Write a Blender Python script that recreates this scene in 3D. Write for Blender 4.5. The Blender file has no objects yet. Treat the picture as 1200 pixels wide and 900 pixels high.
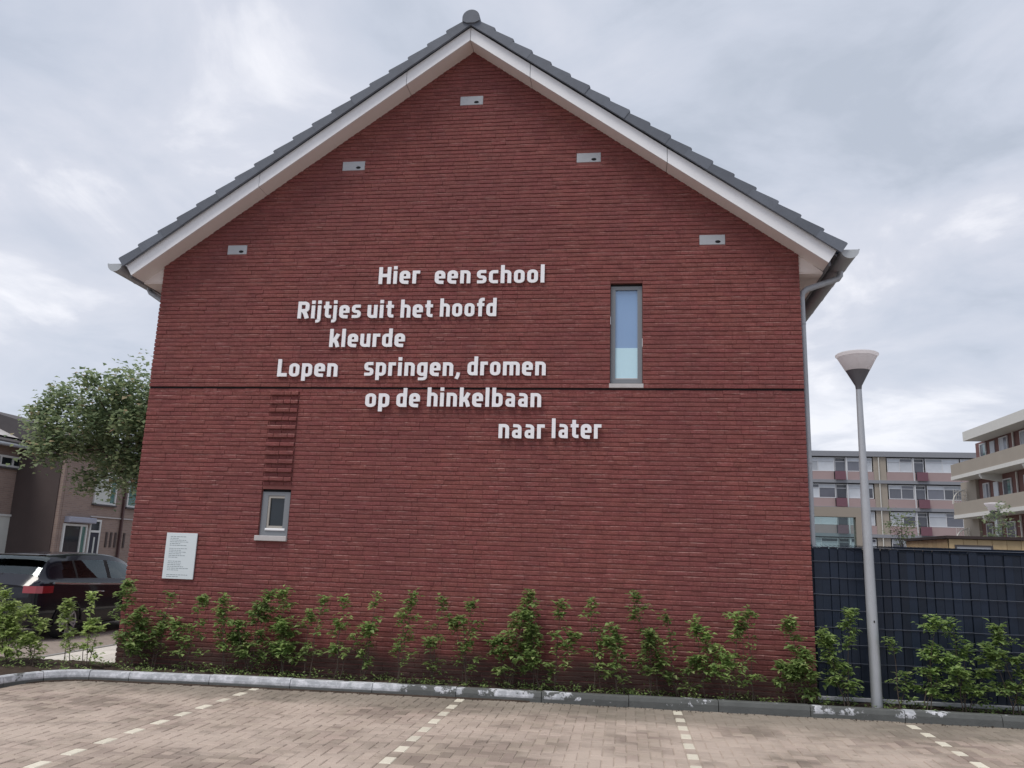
import bpy, bmesh, math, random
from mathutils import Vector, Matrix
random.seed(11)
S = bpy.context.scene
COL = S.collection

# ------------------------------------------------------------------ camera
YAW, PITCH, ROLL = -0.1427554, 0.2098465, -0.0328836
cy_, sy_ = math.cos(YAW), math.sin(YAW); cp_, sp_ = math.cos(PITCH), math.sin(PITCH)
F_ = Vector((sy_*cp_, cy_*cp_, sp_)); R_ = Vector((cy_, -sy_, 0)); U_ = R_.cross(F_)
R2 = R_*math.cos(ROLL) - U_*math.sin(ROLL); U2 = R_*math.sin(ROLL) + U_*math.cos(ROLL)
cam = bpy.data.cameras.new('camera'); cam.sensor_width = 36; cam.lens = 948.591/1200*36
cam.clip_start = 0.1; cam.clip_end = 3000
co = bpy.data.objects.new('camera', cam); COL.objects.link(co)
m = Matrix.Identity(4)
for i in range(3):
    m[i][0] = R2[i]; m[i][1] = U2[i]; m[i][2] = -F_[i]
m.translation = Vector((6.8088, -10.6301, 1.6)); co.matrix_world = m
S.camera = co

# ------------------------------------------------------------------ world: overcast daylight
SUN_EL, SUN_AZ = math.radians(64), math.radians(-40)     # azimuth measured from -y towards -x
W = bpy.data.worlds.new('World'); S.world = W; W.use_nodes = True
nt = W.node_tree; N = nt.nodes; Lk = nt.links; N.clear()
out = N.new('ShaderNodeOutputWorld'); bg = N.new('ShaderNodeBackground'); bg.inputs[1].default_value = 0.1
sky = N.new('ShaderNodeTexSky'); sky.sky_type = 'NISHITA'; sky.sun_disc = False
sky.sun_elevation = SUN_EL
tc = N.new('ShaderNodeTexCoord'); sx = N.new('ShaderNodeSeparateXYZ'); Lk.new(tc.outputs['Generated'], sx.inputs[0])
def wm(op, a, b=None, clamp=False):
    n = N.new('ShaderNodeMath'); n.operation = op; n.use_clamp = clamp
    for k, v in enumerate((a, b)):
        if v is None: continue
        if isinstance(v, (int, float)): n.inputs[k].default_value = v
        else: Lk.new(v, n.inputs[k])
    return n.outputs[0]
zz = wm('ADD', wm('MAXIMUM', sx.outputs[2], 0.0), 0.22)
px, py = wm('DIVIDE', sx.outputs[0], zz), wm('DIVIDE', sx.outputs[1], zz)
cb = N.new('ShaderNodeCombineXYZ'); Lk.new(px, cb.inputs[0]); Lk.new(py, cb.inputs[1]); cb.inputs[2].default_value = 3.4
def wnoise(scale, det, rough, dist, off):
    mp = N.new('ShaderNodeMapping'); Lk.new(cb.outputs[0], mp.inputs[0]); mp.inputs['Location'].default_value = off
    n = N.new('ShaderNodeTexNoise'); Lk.new(mp.outputs[0], n.inputs[0])
    n.inputs['Scale'].default_value = scale; n.inputs['Detail'].default_value = det
    n.inputs['Roughness'].default_value = rough; n.inputs['Distortion'].default_value = dist
    return n.outputs[0]
n1 = wnoise(0.9, 9, 0.52, 0.35, (1.3, 0.4, 0)); n2 = wnoise(2.6, 9, 0.58, 0.5, (7.1, 2.2, 1))
nmix = wm('ADD', wm('MULTIPLY', n1, 0.62), wm('MULTIPLY', n2, 0.38))
cr = N.new('ShaderNodeValToRGB'); Lk.new(nmix, cr.inputs[0]); e = cr.color_ramp
e.elements[0].position = 0.40; e.elements[0].color = (0.42, 0.465, 0.55, 1)
e.elements[1].position = 0.625; e.elements[1].color = (0.86, 0.86, 0.90, 1)
a_ = e.elements.new(0.46); a_.color = (0.50, 0.54, 0.63, 1)
a_ = e.elements.new(0.54); a_.color = (0.585, 0.61, 0.69, 1)
# lighter towards the horizon
hz = N.new('ShaderNodeMapRange'); Lk.new(sx.outputs[2], hz.inputs[0]); hz.inputs[1].default_value = 0.0; hz.inputs[2].default_value = 0.32
hz.inputs[3].default_value = 0.55; hz.inputs[4].default_value = 0.0
mh = N.new('ShaderNodeMix'); mh.data_type = 'RGBA'; Lk.new(hz.outputs[0], mh.inputs[0]); Lk.new(cr.outputs[0], mh.inputs[6]); mh.inputs[7].default_value = (0.585, 0.635, 0.72, 1)
sc = N.new('ShaderNodeVectorMath'); sc.operation = 'SCALE'; Lk.new(mh.outputs[2], sc.inputs[0]); sc.inputs['Scale'].default_value = 10.0
n3 = wnoise(0.6, 5, 0.5, 0.3, (4.0, 9.0, 2))
blue = N.new('ShaderNodeMapRange'); Lk.new(n3, blue.inputs[0]); blue.inputs[1].default_value = 0.52; blue.inputs[2].default_value = 0.72
blue.inputs[3].default_value = 0.98; blue.inputs[4].default_value = 0.86
mx = N.new('ShaderNodeMix'); mx.data_type = 'RGBA'; Lk.new(blue.outputs[0], mx.inputs[0]); Lk.new(sky.outputs[0], mx.inputs[6]); Lk.new(sc.outputs[0], mx.inputs[7])
Lk.new(mx.outputs[2], bg.inputs[0]); Lk.new(bg.outputs[0], out.inputs[0])

# ------------------------------------------------------------------ sun behind thin cloud
sd = bpy.data.lights.new('sun', 'SUN'); sd.energy = 1.9; sd.angle = math.radians(22); sd.color = (1.0, 0.95, 0.88)
so = bpy.data.objects.new('sun', sd); COL.objects.link(so)
sdir = Vector((math.sin(SUN_AZ)*math.cos(SUN_EL), -math.cos(SUN_AZ)*math.cos(SUN_EL), math.sin(SUN_EL)))
so.rotation_euler = sdir.to_track_quat('Z', 'Y').to_euler(); so.location = (0, -30, 40)
sky.sun_rotation = math.atan2(sdir.x, sdir.y)
S.view_settings.view_transform = 'Standard'; S.view_settings.look = 'None'
S.view_settings.exposure = 0.28; S.view_settings.gamma = 1.0
S.render.engine = 'CYCLES'

# ------------------------------------------------------------------ materials
def mat(name, col, rough=0.8, var=0.0, island=0.0, scale=6.0, bump=0.0, bscale=60.0, spec=0.4, metal=0.0, hue=0.0, coat=0.0, extra=None):
    """col linear; var = soft blotches; island = per piece brightness spread"""
    M = bpy.data.materials.new(name); M.use_nodes = True; t = M.node_tree; n = t.nodes; l = t.links
    b = n['Principled BSDF']; b.inputs['Roughness'].default_value = rough; b.inputs['Specular IOR Level'].default_value = spec
    b.inputs['Metallic'].default_value = metal; b.inputs['Coat Weight'].default_value = coat
    geo = n.new('ShaderNodeNewGeometry')
    c = n.new('ShaderNodeRGB'); c.outputs[0].default_value = (*col, 1); cur = c.outputs[0]
    def math_(op, a, bb):
        q = n.new('ShaderNodeMath'); q.operation = op
        for k, v in enumerate((a, bb)):
            if isinstance(v, (int, float)): q.inputs[k].default_value = v
            else: l.new(v, q.inputs[k])
        return q.outputs[0]
    rnd = None
    if island or hue:
        oi = n.new('ShaderNodeObjectInfo')
        rnd = math_('FRACT', math_('ADD', math_('MULTIPLY', geo.outputs['Random Per Island'], 7.31), math_('MULTIPLY', oi.outputs['Random'], 5.17)), 0)
    val = None
    if var:
        nz = n.new('ShaderNodeTexNoise'); nz.inputs['Scale'].default_value = scale; nz.inputs['Detail'].default_value = 6; nz.inputs['Roughness'].default_value = .62
        l.new(geo.outputs['Position'], nz.inputs['Vector'])
        val = math_('ADD', math_('MULTIPLY', math_('SUBTRACT', nz.outputs[0], 0.5), 2.6*var), 1.0)
    if island:
        v2 = math_('ADD', math_('MULTIPLY', math_('SUBTRACT', rnd, 0.5), 2*island), 1.0)
        val = v2 if val is None else math_('MULTIPLY', val, v2)
    if val is not None or hue:
        hs = n.new('ShaderNodeHueSaturation'); l.new(cur, hs.inputs['Color'])
        if val is not None: l.new(val, hs.inputs['Value'])
        if hue:
            r2 = math_('FRACT', math_('MULTIPLY', rnd, 13.7), 0)
            l.new(math_('ADD', math_('MULTIPLY', math_('SUBTRACT', r2, 0.5), 2*hue), 0.5), hs.inputs['Hue'])
        cur = hs.outputs[0]
    if extra: cur = extra(n, l, geo, cur, math_)
    l.new(cur, b.inputs['Base Color'])
    if bump:
        nb = n.new('ShaderNodeTexNoise'); nb.inputs['Scale'].default_value = bscale; nb.inputs['Detail'].default_value = 4
        l.new(geo.outputs['Position'], nb.inputs['Vector'])
        bp = n.new('ShaderNodeBump'); bp.inputs['Strength'].default_value = bump; bp.inputs['Distance'].default_value = 0.01
        l.new(nb.outputs[0], bp.inputs['Height']); l.new(bp.outputs[0], b.inputs['Normal'])
    return M
def noise(n, l, geo, scale, det=5, rough=.6, vec=None, sc3=None):
    nz = n.new('ShaderNodeTexNoise'); nz.inputs['Scale'].default_value = scale; nz.inputs['Detail'].default_value = det; nz.inputs['Roughness'].default_value = rough
    src = vec or geo.outputs['Position']
    if sc3:
        mp = n.new('ShaderNodeMapping'); l.new(src, mp.inputs[0]); mp.inputs['Scale'].default_value = sc3; src = mp.outputs[0]
    l.new(src, nz.inputs['Vector']); return nz.outputs[0]
def mrange(n, l, v, a, b, c, d, smooth=True):
    q = n.new('ShaderNodeMapRange'); l.new(v, q.inputs[0])
    for k, x in enumerate((a, b, c, d)): q.inputs[k+1].default_value = x
    if smooth: q.interpolation_type = 'SMOOTHSTEP'
    return q.outputs[0]
def mixc(n, l, f, a, b):
    q = n.new('ShaderNodeMix'); q.data_type = 'RGBA'
    if isinstance(f, float): q.inputs[0].default_value = f
    else: l.new(f, q.inputs[0])
    for k, v in ((6, a), (7, b)):
        if isinstance(v, tuple): q.inputs[k].default_value = (*v, 1)
        else: l.new(v, q.inputs[k])
    return q.outputs[2]
def brick_extra(n, l, geo, cur, mth):
    # pale lime bloom in streaks and a grimy green-black splash zone with an uneven top edge at the foot
    s = noise(n, l, geo, 1.0, 7, .75, sc3=(2.6, 2.2, 34))
    cur = mixc(n, l, mth('MULTIPLY', mrange(n, l, s, .56, .70, 0, 1), .50), cur, (.42, .24, .22))
    f2 = noise(n, l, geo, 38, 4, .7)
    cur = mixc(n, l, mth('MULTIPLY', mrange(n, l, f2, .50, .66, 0, 1), .45), cur, (.34, .145, .135))
    f3 = noise(n, l, geo, 1.0, 5, .7, sc3=(6, 6, 17))
    cur = mixc(n, l, mth('MULTIPLY', mrange(n, l, f3, .54, .70, 0, 1), .45), cur, (.105, .038, .042))
    big = noise(n, l, geo, .7, 3, .5)
    cur = mixc(n, l, mth('MULTIPLY', mrange(n, l, big, .35, .62, 1, 0), .28), cur, (.135, .045, .052))
    sp = n.new('ShaderNodeSeparateXYZ'); l.new(geo.outputs['Position'], sp.inputs[0])
    # paler broken band along the upper arris of some bricks
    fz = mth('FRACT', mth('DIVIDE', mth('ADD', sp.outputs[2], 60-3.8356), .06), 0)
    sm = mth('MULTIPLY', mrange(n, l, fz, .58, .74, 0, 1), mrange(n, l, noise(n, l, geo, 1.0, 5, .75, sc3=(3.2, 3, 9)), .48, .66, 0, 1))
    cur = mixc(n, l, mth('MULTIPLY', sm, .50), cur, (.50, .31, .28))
    h = mth('ADD', sp.outputs[2], mth('MULTIPLY', mth('SUBTRACT', noise(n, l, geo, 2.2, 5, .6), .5), .5))
    cur = mixc(n, l, mth('MULTIPLY', mrange(n, l, h, .22, .46, 1, 0), .78), cur, (.050, .042, .036))
    return cur
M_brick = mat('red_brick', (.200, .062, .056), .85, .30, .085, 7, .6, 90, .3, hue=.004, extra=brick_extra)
M_joint = mat('joint_mortar', (.21, .082, .075), .95, .15, 0, 14, .3, 80, .2)
M_dark = mat('dark_void', (.012, .012, .014), .9)
M_white = mat('white_board', (.80, .81, .84), .5, .06, 0, 2, .05, 30, .4)
M_soffit = mat('pale_soffit', (.74, .68, .66), .6, .05, 0, 2)
M_tile = mat('grey_roof_tile', (.12, .135, .165), .65, .16, .12, 8, .25, 70, .4)
M_zinc = mat('zinc', (.36, .385, .42), .45, .12, 0, 5, .05, 20, .5, metal=.1)
M_zincl = mat('pale_zinc', (.42, .45, .48), .5, .1, 0, 8)
M_letter = mat('white_letter', (.84, .84, .87), .4, .03, 0, 3)
M_frame = mat('grey_window_frame', (.20, .215, .235), .45, .04)
M_sash = mat('taupe_sash', (.36, .34, .31), .5, .04)
M_sill = mat('stone_sill', (.48, .46, .46), .75, .12, 0, 12, .2)
M_nest = mat('nest_box_concrete', (.40, .42, .45), .8, .08, 0, 10, .2)
M_panel = mat('white_panel', (.66, .72, .75), .3, .03, 0, 4)
M_print = mat('grey_print', (.22, .27, .29), .6)
M_pole = mat('galvanised_pole', (.42, .44, .47), .5, .10, 0, 6, .08, 30, .5, metal=.35)
M_lampdark = mat('lamp_grey_cone', (.115, .115, .13), .45)
M_rim = mat('lamp_rim', (.50, .50, .53), .4)
M_slat = mat('navy_slat', (.008, .015, .031), .5, .3, .24, 4, .1, 30, .35)
M_wire = mat('fence_wire', (.075, .085, .11), .45, .4, 0, 3, spec=.5)
M_rail = mat('pale_rail', (.42, .43, .45), .6, .3, 0, 6)
M_soil = mat('soil', (.055, .040, .031), .95, .4, 0, 14, 1.0, 40, .2)
def pave_extra(n, l, geo, cur, mth):
    # sand dust lying in large irregular drifts, and a mossy darker belt next to the kerb
    a = noise(n, l, geo, .75, 5, .62)
    cur = mixc(n, l, mth('MULTIPLY', mrange(n, l, a, .40, .62, 0, 1), .78), cur, (.50, .418, .358))
    b = noise(n, l, geo, 1.7, 6, .7, sc3=(.8, 1.6, 1))
    cur = mixc(n, l, mth('MULTIPLY', mrange(n, l, b, .56, .70, 0, 1), .45), cur, (.13, .112, .095))
    sp = n.new('ShaderNodeSeparateXYZ'); l.new(geo.outputs['Position'], sp.inputs[0])
    h = mth('ADD', sp.outputs[1], mth('MULTIPLY', mth('SUBTRACT', noise(n, l, geo, 1.3, 5, .6), .5), 1.4))
    cur = mixc(n, l, mth('MULTIPLY', mrange(n, l, h, -1.75, -1.0, 0, 1), .62), cur, (.165, .15, .122))
    c = noise(n, l, geo, 5.0, 6, .75)
    cur = mixc(n, l, mth('MULTIPLY', mrange(n, l, c, .60, .72, 0, 1), .55), cur, (.10, .085, .07))
    return cur
M_pave = mat('paving_brick', (.315, .256, .216), .9, .16, .26, 5, .5, 70, .25, hue=.01, extra=pave_extra)
M_joints = mat('sand_joint', (.33, .28, .23), .95, .3, 0, 6, .6, 90, .2, extra=pave_extra)
M_mark = mat('white_paving_brick', (.64, .60, .50), .8, .14, .10, 25, .4, 80)
def kerb_extra(n, l, geo, cur, mth):
    sp = n.new('ShaderNodeSeparateXYZ'); l.new(geo.outputs['Position'], sp.inputs[0])
    nz = noise(n, l, geo, 3.2, 7, .72); nz2 = noise(n, l, geo, 1.1, 2, .5)
    thr = mrange(n, l, sp.outputs[0], 3.0, 5.6, .385, .545, False)
    v = mth('ADD', mth('MULTIPLY', nz, .6), mth('MULTIPLY', nz2, .4))
    ad = mth('MULTIPLY', mrange(n, l, mth('ABSOLUTE', mth('SUBTRACT', mth('FRACT', mth('DIVIDE', mth('SUBTRACT', sp.outputs[0], 5.9), 1.02), 0), .5), 0), .40, .5, 0, 1), .055)
    f = mrange(n, l, mth('SUBTRACT', mth('ADD', v, ad), thr), .0, .018, 0, 1)
    f = mth('MULTIPLY', f, mrange(n, l, sp.outputs[2], -.035, -.015, 0, 1))
    pc = mixc(n, l, mrange(n, l, noise(n, l, geo, 9, 6, .7), .40, .64, 0, 1), (.36, .375, .40), (.60, .61, .65))
    return mixc(n, l, f, cur, pc)
M_kerb = mat('kerb_concrete', (.105, .110, .108), .9, .22, .06, 7, .4, 60, .25, extra=kerb_extra)
M_slab = mat('pavement_slab', (.62, .59, .54), .85, .10, .08, 9, .3, 60)
M_leafA = None
def leafmat(name, c1, c2, c3=None, tl=.35):
    M = bpy.data.materials.new(name); M.use_nodes = True; t = M.node_tree; n = t.nodes; l = t.links
    b = n['Principled BSDF']; geo = n.new('ShaderNodeNewGeometry'); oi = n.new('ShaderNodeObjectInfo')
    r = n.new('ShaderNodeValToRGB'); l.new(geo.outputs['Random Per Island'], r.inputs[0])
    r.color_ramp.elements[0].color = (*c1, 1); r.color_ramp.elements[1].color = (*c2, 1)
    if c3:
        k = r.color_ramp.elements.new(.93); k.color = (*c2, 1); r.color_ramp.elements[-1].color = (*c3, 1)
    hs = n.new('ShaderNodeHueSaturation'); l.new(r.outputs[0], hs.inputs['Color'])
    mr = n.new('ShaderNodeMapRange'); l.new(oi.outputs['Random'], mr.inputs[0]); mr.inputs[3].default_value = .8; mr.inputs[4].default_value = 1.2
    l.new(mr.outputs[0], hs.inputs['Value']); l.new(hs.outputs[0], b.inputs['Base Color'])
    b.inputs['Roughness'].default_value = .5; b.inputs['Specular IOR Level'].default_value = .4
    tr = n.new('ShaderNodeBsdfTranslucent'); l.new(hs.outputs[0], tr.inputs[0])
    mx = n.new('ShaderNodeMixShader'); mx.inputs[0].default_value = tl
    l.new(b.outputs[0], mx.inputs[1]); l.new(tr.outputs[0], mx.inputs[2])
    l.new(mx.outputs[0], n['Material Output'].inputs[0]); return M
M_leaf = leafmat('shrub_leaf', (.15, .235, .08), (.36, .48, .17), (.52, .60, .27), .5)
M_leafy = leafmat('yellowish_shrub_leaf', (.26, .35, .12), (.48, .58, .22), (.58, .64, .32), .5)
M_tleaf = leafmat('tree_leaf', (.13, .185, .11), (.31, .37, .20), (.44, .31, .22), .5)
M_bark = mat('bark', (.085, .065, .052), .9, .3, 0, 20, .6, 50)
M_glass = mat('window_glass', (.012, .018, .024), .04, spec=.6)
M_glassblue = mat('painted_sky_glass', (.19, .32, .54), .03, spec=1.0, coat=1.0)  # blue of the reflected sky is put into the base colour
M_cyan = mat('pale_cyan_sheet', (.52, .74, .84), .25, .03)

# ------------------------------------------------------------------ mesh helpers
class MB:
    def __init__(s): s.v = []; s.f = []
    def poly(s, pts): k = len(s.v); s.v += [tuple(p) for p in pts]; s.f.append(tuple(range(k, k+len(pts))))
    def box(s, a, b):
        x0, y0, z0 = a; x1, y1, z1 = b; k = len(s.v)
        s.v += [(x0,y0,z0),(x1,y0,z0),(x1,y1,z0),(x0,y1,z0),(x0,y0,z1),(x1,y0,z1),(x1,y1,z1),(x0,y1,z1)]
        s.f += [tuple(k+i for i in q) for q in ((0,3,2,1),(4,5,6,7),(0,1,5,4),(1,2,6,5),(2,3,7,6),(3,0,4,7))]
    def block(s, o, ax, ay, az, c):
        """box at o with edge vectors ax, ay (face) and az (outward depth); the outward face is chamfered by c"""
        o, ax, ay, az = Vector(o), Vector(ax), Vector(ay), Vector(az); ux, uy, uz = ax.normalized(), ay.normalized(), az.normalized()
        k = len(s.v)
        def ring(base, i): return [base+ux*i+uy*i, base+ax-ux*i+uy*i, base+ax+ay-ux*i-uy*i, base+ay+ux*i-uy*i]
        pts = ring(o, 0) + ring(o+az-uz*c, 0) + ring(o+az, c)
        s.v += [tuple(p) for p in pts]
        s.f.append((k+3, k+2, k+1, k)); s.f.append((k+8, k+9, k+10, k+11))
        for r in (0, 4):
            for i in range(4): j = (i+1) % 4; s.f.append((k+r+i, k+r+j, k+r+4+j, k+r+4+i))
    def prism(s, poly, y0, y1):
        """polygon in x,z extruded from y0 to y1"""
        k = len(s.v); n = len(poly)
        s.v += [(x, y0, z) for x, z in poly] + [(x, y1, z) for x, z in poly]
        s.f.append(tuple(range(k, k+n))); s.f.append(tuple(range(k+2*n-1, k+n-1, -1)))
        for i in range(n): j = (i+1) % n; s.f.append((k+i, k+n+i, k+n+j, k+j))
    def tube(s, path, r, seg=10, cap=True):
        P = [Vector(p) for p in path]; rs = r if isinstance(r, (list, tuple)) else [r]*len(P); k = len(s.v)
        prev = None
        for i, p in enumerate(P):
            d = (P[min(i+1, len(P)-1)] - P[max(i-1, 0)]).normalized()
            a = prev if prev is not None else (Vector((0,0,1)) if abs(d.z) < .9 else Vector((1,0,0)))
            u = (a - d*a.dot(d)).normalized(); w = d.cross(u); prev = u
            for j in range(seg):
                t = 2*math.pi*j/seg; s.v.append(tuple(p + (u*math.cos(t) + w*math.sin(t))*rs[i]))
        for i in range(len(P)-1):
            for j in range(seg):
                j2 = (j+1) % seg; s.f.append((k+i*seg+j, k+i*seg+j2, k+(i+1)*seg+j2, k+(i+1)*seg+j))
        if cap: s.f.append(tuple(k+j for j in reversed(range(seg)))); s.f.append(tuple(k+(len(P)-1)*seg+j for j in range(seg)))
    def lathe(s, prof, c=(0,0,0), seg=32):
        k = len(s.v)
        for r, z in prof:
            for j in range(seg):
                t = 2*math.pi*j/seg; s.v.append((c[0]+r*math.cos(t), c[1]+r*math.sin(t), c[2]+z))
        for i in range(len(prof)-1):
            for j in range(seg):
                j2 = (j+1) % seg; s.f.append((k+i*seg+j, k+i*seg+j2, k+(i+1)*seg+j2, k+(i+1)*seg+j))
    def mesh(s, name, m, smooth=False):
        me = bpy.data.meshes.new(name); me.from_pydata(s.v, [], s.f); me.update()
        if m: me.materials.append(m)
        if smooth: me.polygons.foreach_set('use_smooth', [True]*len(me.polygons))
        return me
    def build(s, name, m, parent=None, smooth=False, kind=None, fix=False):
        me = s.mesh(name, m, smooth)
        if fix:
            b = bmesh.new(); b.from_mesh(me); bmesh.ops.recalc_face_normals(b, faces=b.faces); b.to_mesh(me); b.free()
        if smooth: me.set_sharp_from_angle(angle=math.radians(35))
        return link(name, me, parent, kind)
def link(name, me, parent=None, kind=None, loc=None, rot=None):
    o = bpy.data.objects.new(name, me); COL.objects.link(o)
    if parent: o.parent = parent
    if kind: o['kind'] = kind
    if loc: o.location = loc
    if rot: o.rotation_euler = rot
    return o
def thing(name, label, cat, loc=(0,0,0), group=None, rz=0):
    o = bpy.data.objects.new(name, None); COL.objects.link(o); o.location = loc; o.rotation_euler[2] = rz; o.empty_display_size = .2
    o['label'] = label; o['category'] = cat
    if group: o['group'] = group
    return o
def tag(o, label, cat, group=None):
    o['label'] = label; o['category'] = cat
    if group: o['group'] = group
    return o
def children(o): return [c for c in COL.objects if c.parent == o]
def copy_tree(o, parent=None, kids=None):
    c = o.copy(); COL.objects.link(c)
    if parent: c.parent = parent
    for ch in kids[o] if kids else children(o): copy_tree(ch, c, kids)
    return c
def kidmap(root):
    d = {}
    def rec(o):
        d[o] = children(o)
        for c in d[o]: rec(c)
    rec(root); return d
def struct(o): o['kind'] = 'structure'; return o
def bx(name, a, b, m, parent=None):
    q = MB(); q.box(a, b); return q.build(name, m, parent)

# ================================================================== GROUND
g = MB(); g.box((-900, -900, -.75), (900, 1200, -.30)); struct(g.build('ground', mat('far_ground', (.16, .15, .13), .95, .2, 0, .4)))
ROADM = mat('street_paving', (.30, .245, .215), .9, .12, 0, 3, .4, 60)
def road_tex(M, sc=1.0):
    t = M.node_tree; n = t.nodes; l = t.links; b = n['Principled BSDF']
    bt = n.new('ShaderNodeTexBrick'); geo = n.new('ShaderNodeNewGeometry'); l.new(geo.outputs['Position'], bt.inputs['Vector'])
    bt.inputs['Scale'].default_value = 1.0; bt.inputs['Brick Width'].default_value = .21; bt.inputs['Row Height'].default_value = .105
    bt.inputs['Mortar Size'].default_value = .008; bt.inputs['Color1'].default_value = (.34, .29, .25, 1); bt.inputs['Color2'].default_value = (.27, .23, .20, 1); bt.inputs['Mortar'].default_value = (.13, .11, .095, 1)
    mx = n.new('ShaderNodeMix'); mx.data_type = 'RGBA'; mx.inputs[0].default_value = .65
    src = b.inputs['Base Color'].links[0].from_socket; l.new(src, mx.inputs[6]); l.new(bt.outputs[0], mx.inputs[7]); l.new(mx.outputs[2], b.inputs['Base Color'])
road_tex(ROADM)
g = MB(); g.box((-14, -60, -.29), (-1.36, 200, -.08)); struct(g.build('road', ROADM))

# ---- parking bay: herringbone paving bricks
CE, ZP = .105, -.07
park = MB(); park.box((-.34, -4.9, -.25), (14, -.40, ZP-.006)); park_o = struct(park.build('parking_pavement', M_joints))
far = MB(); far.box((-.34, -70, -.25), (60, -4.9, ZP-.002)); struct(far.build('pavement', ROADM))
gr = MB(); gr.box((-1.36, -70, -.24), (-.50, 0.05, .03)); 
cells = {}
marks = set(22+24*k for k in range(0, 6))
camp = Vector((6.8088, -10.6301, 1.6))
pieces = []
def inview(x, y):
    # ground wedge the photograph (and a step to its side) covers
    L = (-y-.6)*.62 - .9; Rt = 12.6 - (-y-.6)*.62
    return x > L-.6 and x < Rt+.9
for b in range(-46, -3):
    for a in range(-4, 122):
        if a in marks: continue
        d = (a-b) % 4; x, y = a*CE, b*CE
        if not inview(x, y): continue
        if d == 0:
            if a+1 in marks: pieces.append((x, y, 1, 1))
            else: pieces.append((x, y, 2, 1))
        elif d == 1 and a-1 in marks: pieces.append((x, y, 1, 1))
        elif d == 3: pieces.append((x, y, 1, 2))
mk = []
for a in marks:
    for b in range(-46, -4, 2):
        x, y = a*CE, b*CE
        if inview(x, y): (mk if ((b//2) % 2 == 0) else pieces).append((x, y, 1, 2))
def pave_me(w, h, m, name):
    q = MB(); j = .003; q.block((j, j, -.04), (w*CE-2*j, 0, 0), (0, h*CE-2*j, 0), (0, 0, .04), .006); return q.mesh(name, m)
mes = {(2,1): pave_me(2,1,M_pave,'paving_brick'), (1,2): pave_me(1,2,M_pave,'paving_brick'), (1,1): pave_me(1,1,M_pave,'half_brick')}
mwhite = pave_me(1, 2, M_mark, 'marking_brick')
pieces.sort(key=lambda p: (Vector((p[0], p[1], ZP))-camp).length)
vis = [p for p in pieces if p[1] > -4.4 and (p[0] > (-p[1]-.98)*.62-.2) and p[0] < 11.6+(p[1]+.9)*.80]
near = set(vis[:298])
for p in near:
    link('brick', mes[(p[2], p[3])], park_o, loc=(p[0], p[1], ZP+random.uniform(-.003, .003)), rot=(random.uniform(-.01,.01), random.uniform(-.01,.01), 0))
rest = MB()
for p in pieces:
    if p in near: continue
    j = .003+random.uniform(-.001, .001); z = ZP+random.uniform(-.003, .003)
    rest.block((p[0]+j, p[1]+j, z-.04), (p[2]*CE-2*j, 0, random.uniform(-.0015,.0015)), (0, p[3]*CE-2*j, random.uniform(-.0015,.0015)), (0, 0, .04), .006)
rest.build('paving_bricks', M_pave, park_o, kind='stuff')
for p in mk: link('marking_brick', mwhite, park_o, loc=(p[0], p[1], ZP+random.uniform(0, .003)), rot=(0, 0, random.uniform(-.02, .02)))

# ---- kerb
pts = [(-.33, -9.0), (-.33, -1.75), (-.30, -1.45), (-.17, -1.14), (.04, -.95), (.30, -.87), (.85, -.83), (2.0, -.745), (5.2, -.60), (9.5, -.505), (16.0, -.42)]
kerb_o = bpy.data.objects.new('kerb', None); COL.objects.link(kerb_o); kerb_o['kind'] = 'structure'
def along(P, s):
    for i in range(len(P)-1):
        a, b = Vector(P[i]), Vector(P[i+1]); d = (b-a).length
        if s <= d or i == len(P)-2: return a + (b-a)*(s/d), (b-a).normalized()
        s -= d
s = .25; tot = sum((Vector(pts[i+1])-Vector(pts[i])).length for i in range(len(pts)-1))
while s < tot-.5:
    p0, _ = along(pts, s); curved = p0.y > -1.9 and p0.x < .3
    ln = .50 if curved else 1.02
    s1 = min(s+ln-.008, tot); nst = 4 if curved else 2
    q = MB(); rings = []
    for i in range(nst+1):
        p, t = along(pts, s+(s1-s)*i/nst); t0 = along(pts, max(0, s+(s1-s)*i/nst-.1))[1]; t = ((t+t0)/2).normalized(); nrm = Vector((-t.y, t.x))   # towards the bed
        prof = [(0, -.2), (.006, -.0), (.022, .042), (.034, .05), (.125, .05), (.135, .04), (.135, -.2)]
        rings.append([(p.x+nrm.x*w, p.y+nrm.y*w, z) for w, z in prof])
    n_ = len(rings[0]); q.v = [v for r in rings for v in r]
    for i in range(nst):
        for j in range(n_-1): q.f.append((i*n_+j, (i+1)*n_+j, (i+1)*n_+j+1, i*n_+j+1))
    q.f.append(tuple(range(n_))); q.f.append(tuple(range(nst*n_+n_-1, nst*n_-1, -1)))
    o = q.build('kerb_stone', M_kerb, kerb_o); o.location.z = random.uniform(-.006, .004)
    s += ln

# ---- planting bed soil
def soil_patch(x0, x1, y0f, y1f, nx, ny, name, amp=.025, base=.015):
    q = MB()
    for i in range(nx+1):
        x = x0+(x1-x0)*i/nx; ya, yb = y0f(x), y1f(x)
        for j in range(ny+1):
            y = ya+(yb-ya)*j/ny
            h = base + amp*(math.sin(x*7.3+y*5)*.4+math.sin(x*17.1-y*13)*.3+random.uniform(-.6, .6))
            if j in (0,): h = min(h, .03)
            q.v.append((x, y, h))
    for i in range(nx):
        for j in range(ny):
            k = i*(ny+1)+j; q.f.append((k, k+ny+1, k+ny+2, k+1))
    return struct(q.build(name, M_soil))
def kf(x):
    P = [(-.33,-1.3)]+pts[2:]
    for i in range(len(P)-1):
        if P[i][0] <= x <= P[i+1][0]: t = (x-P[i][0])/(P[i+1][0]-P[i][0]); return P[i][1]+t*(P[i+1][1]-P[i][1])
    return P[-1][1]
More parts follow.
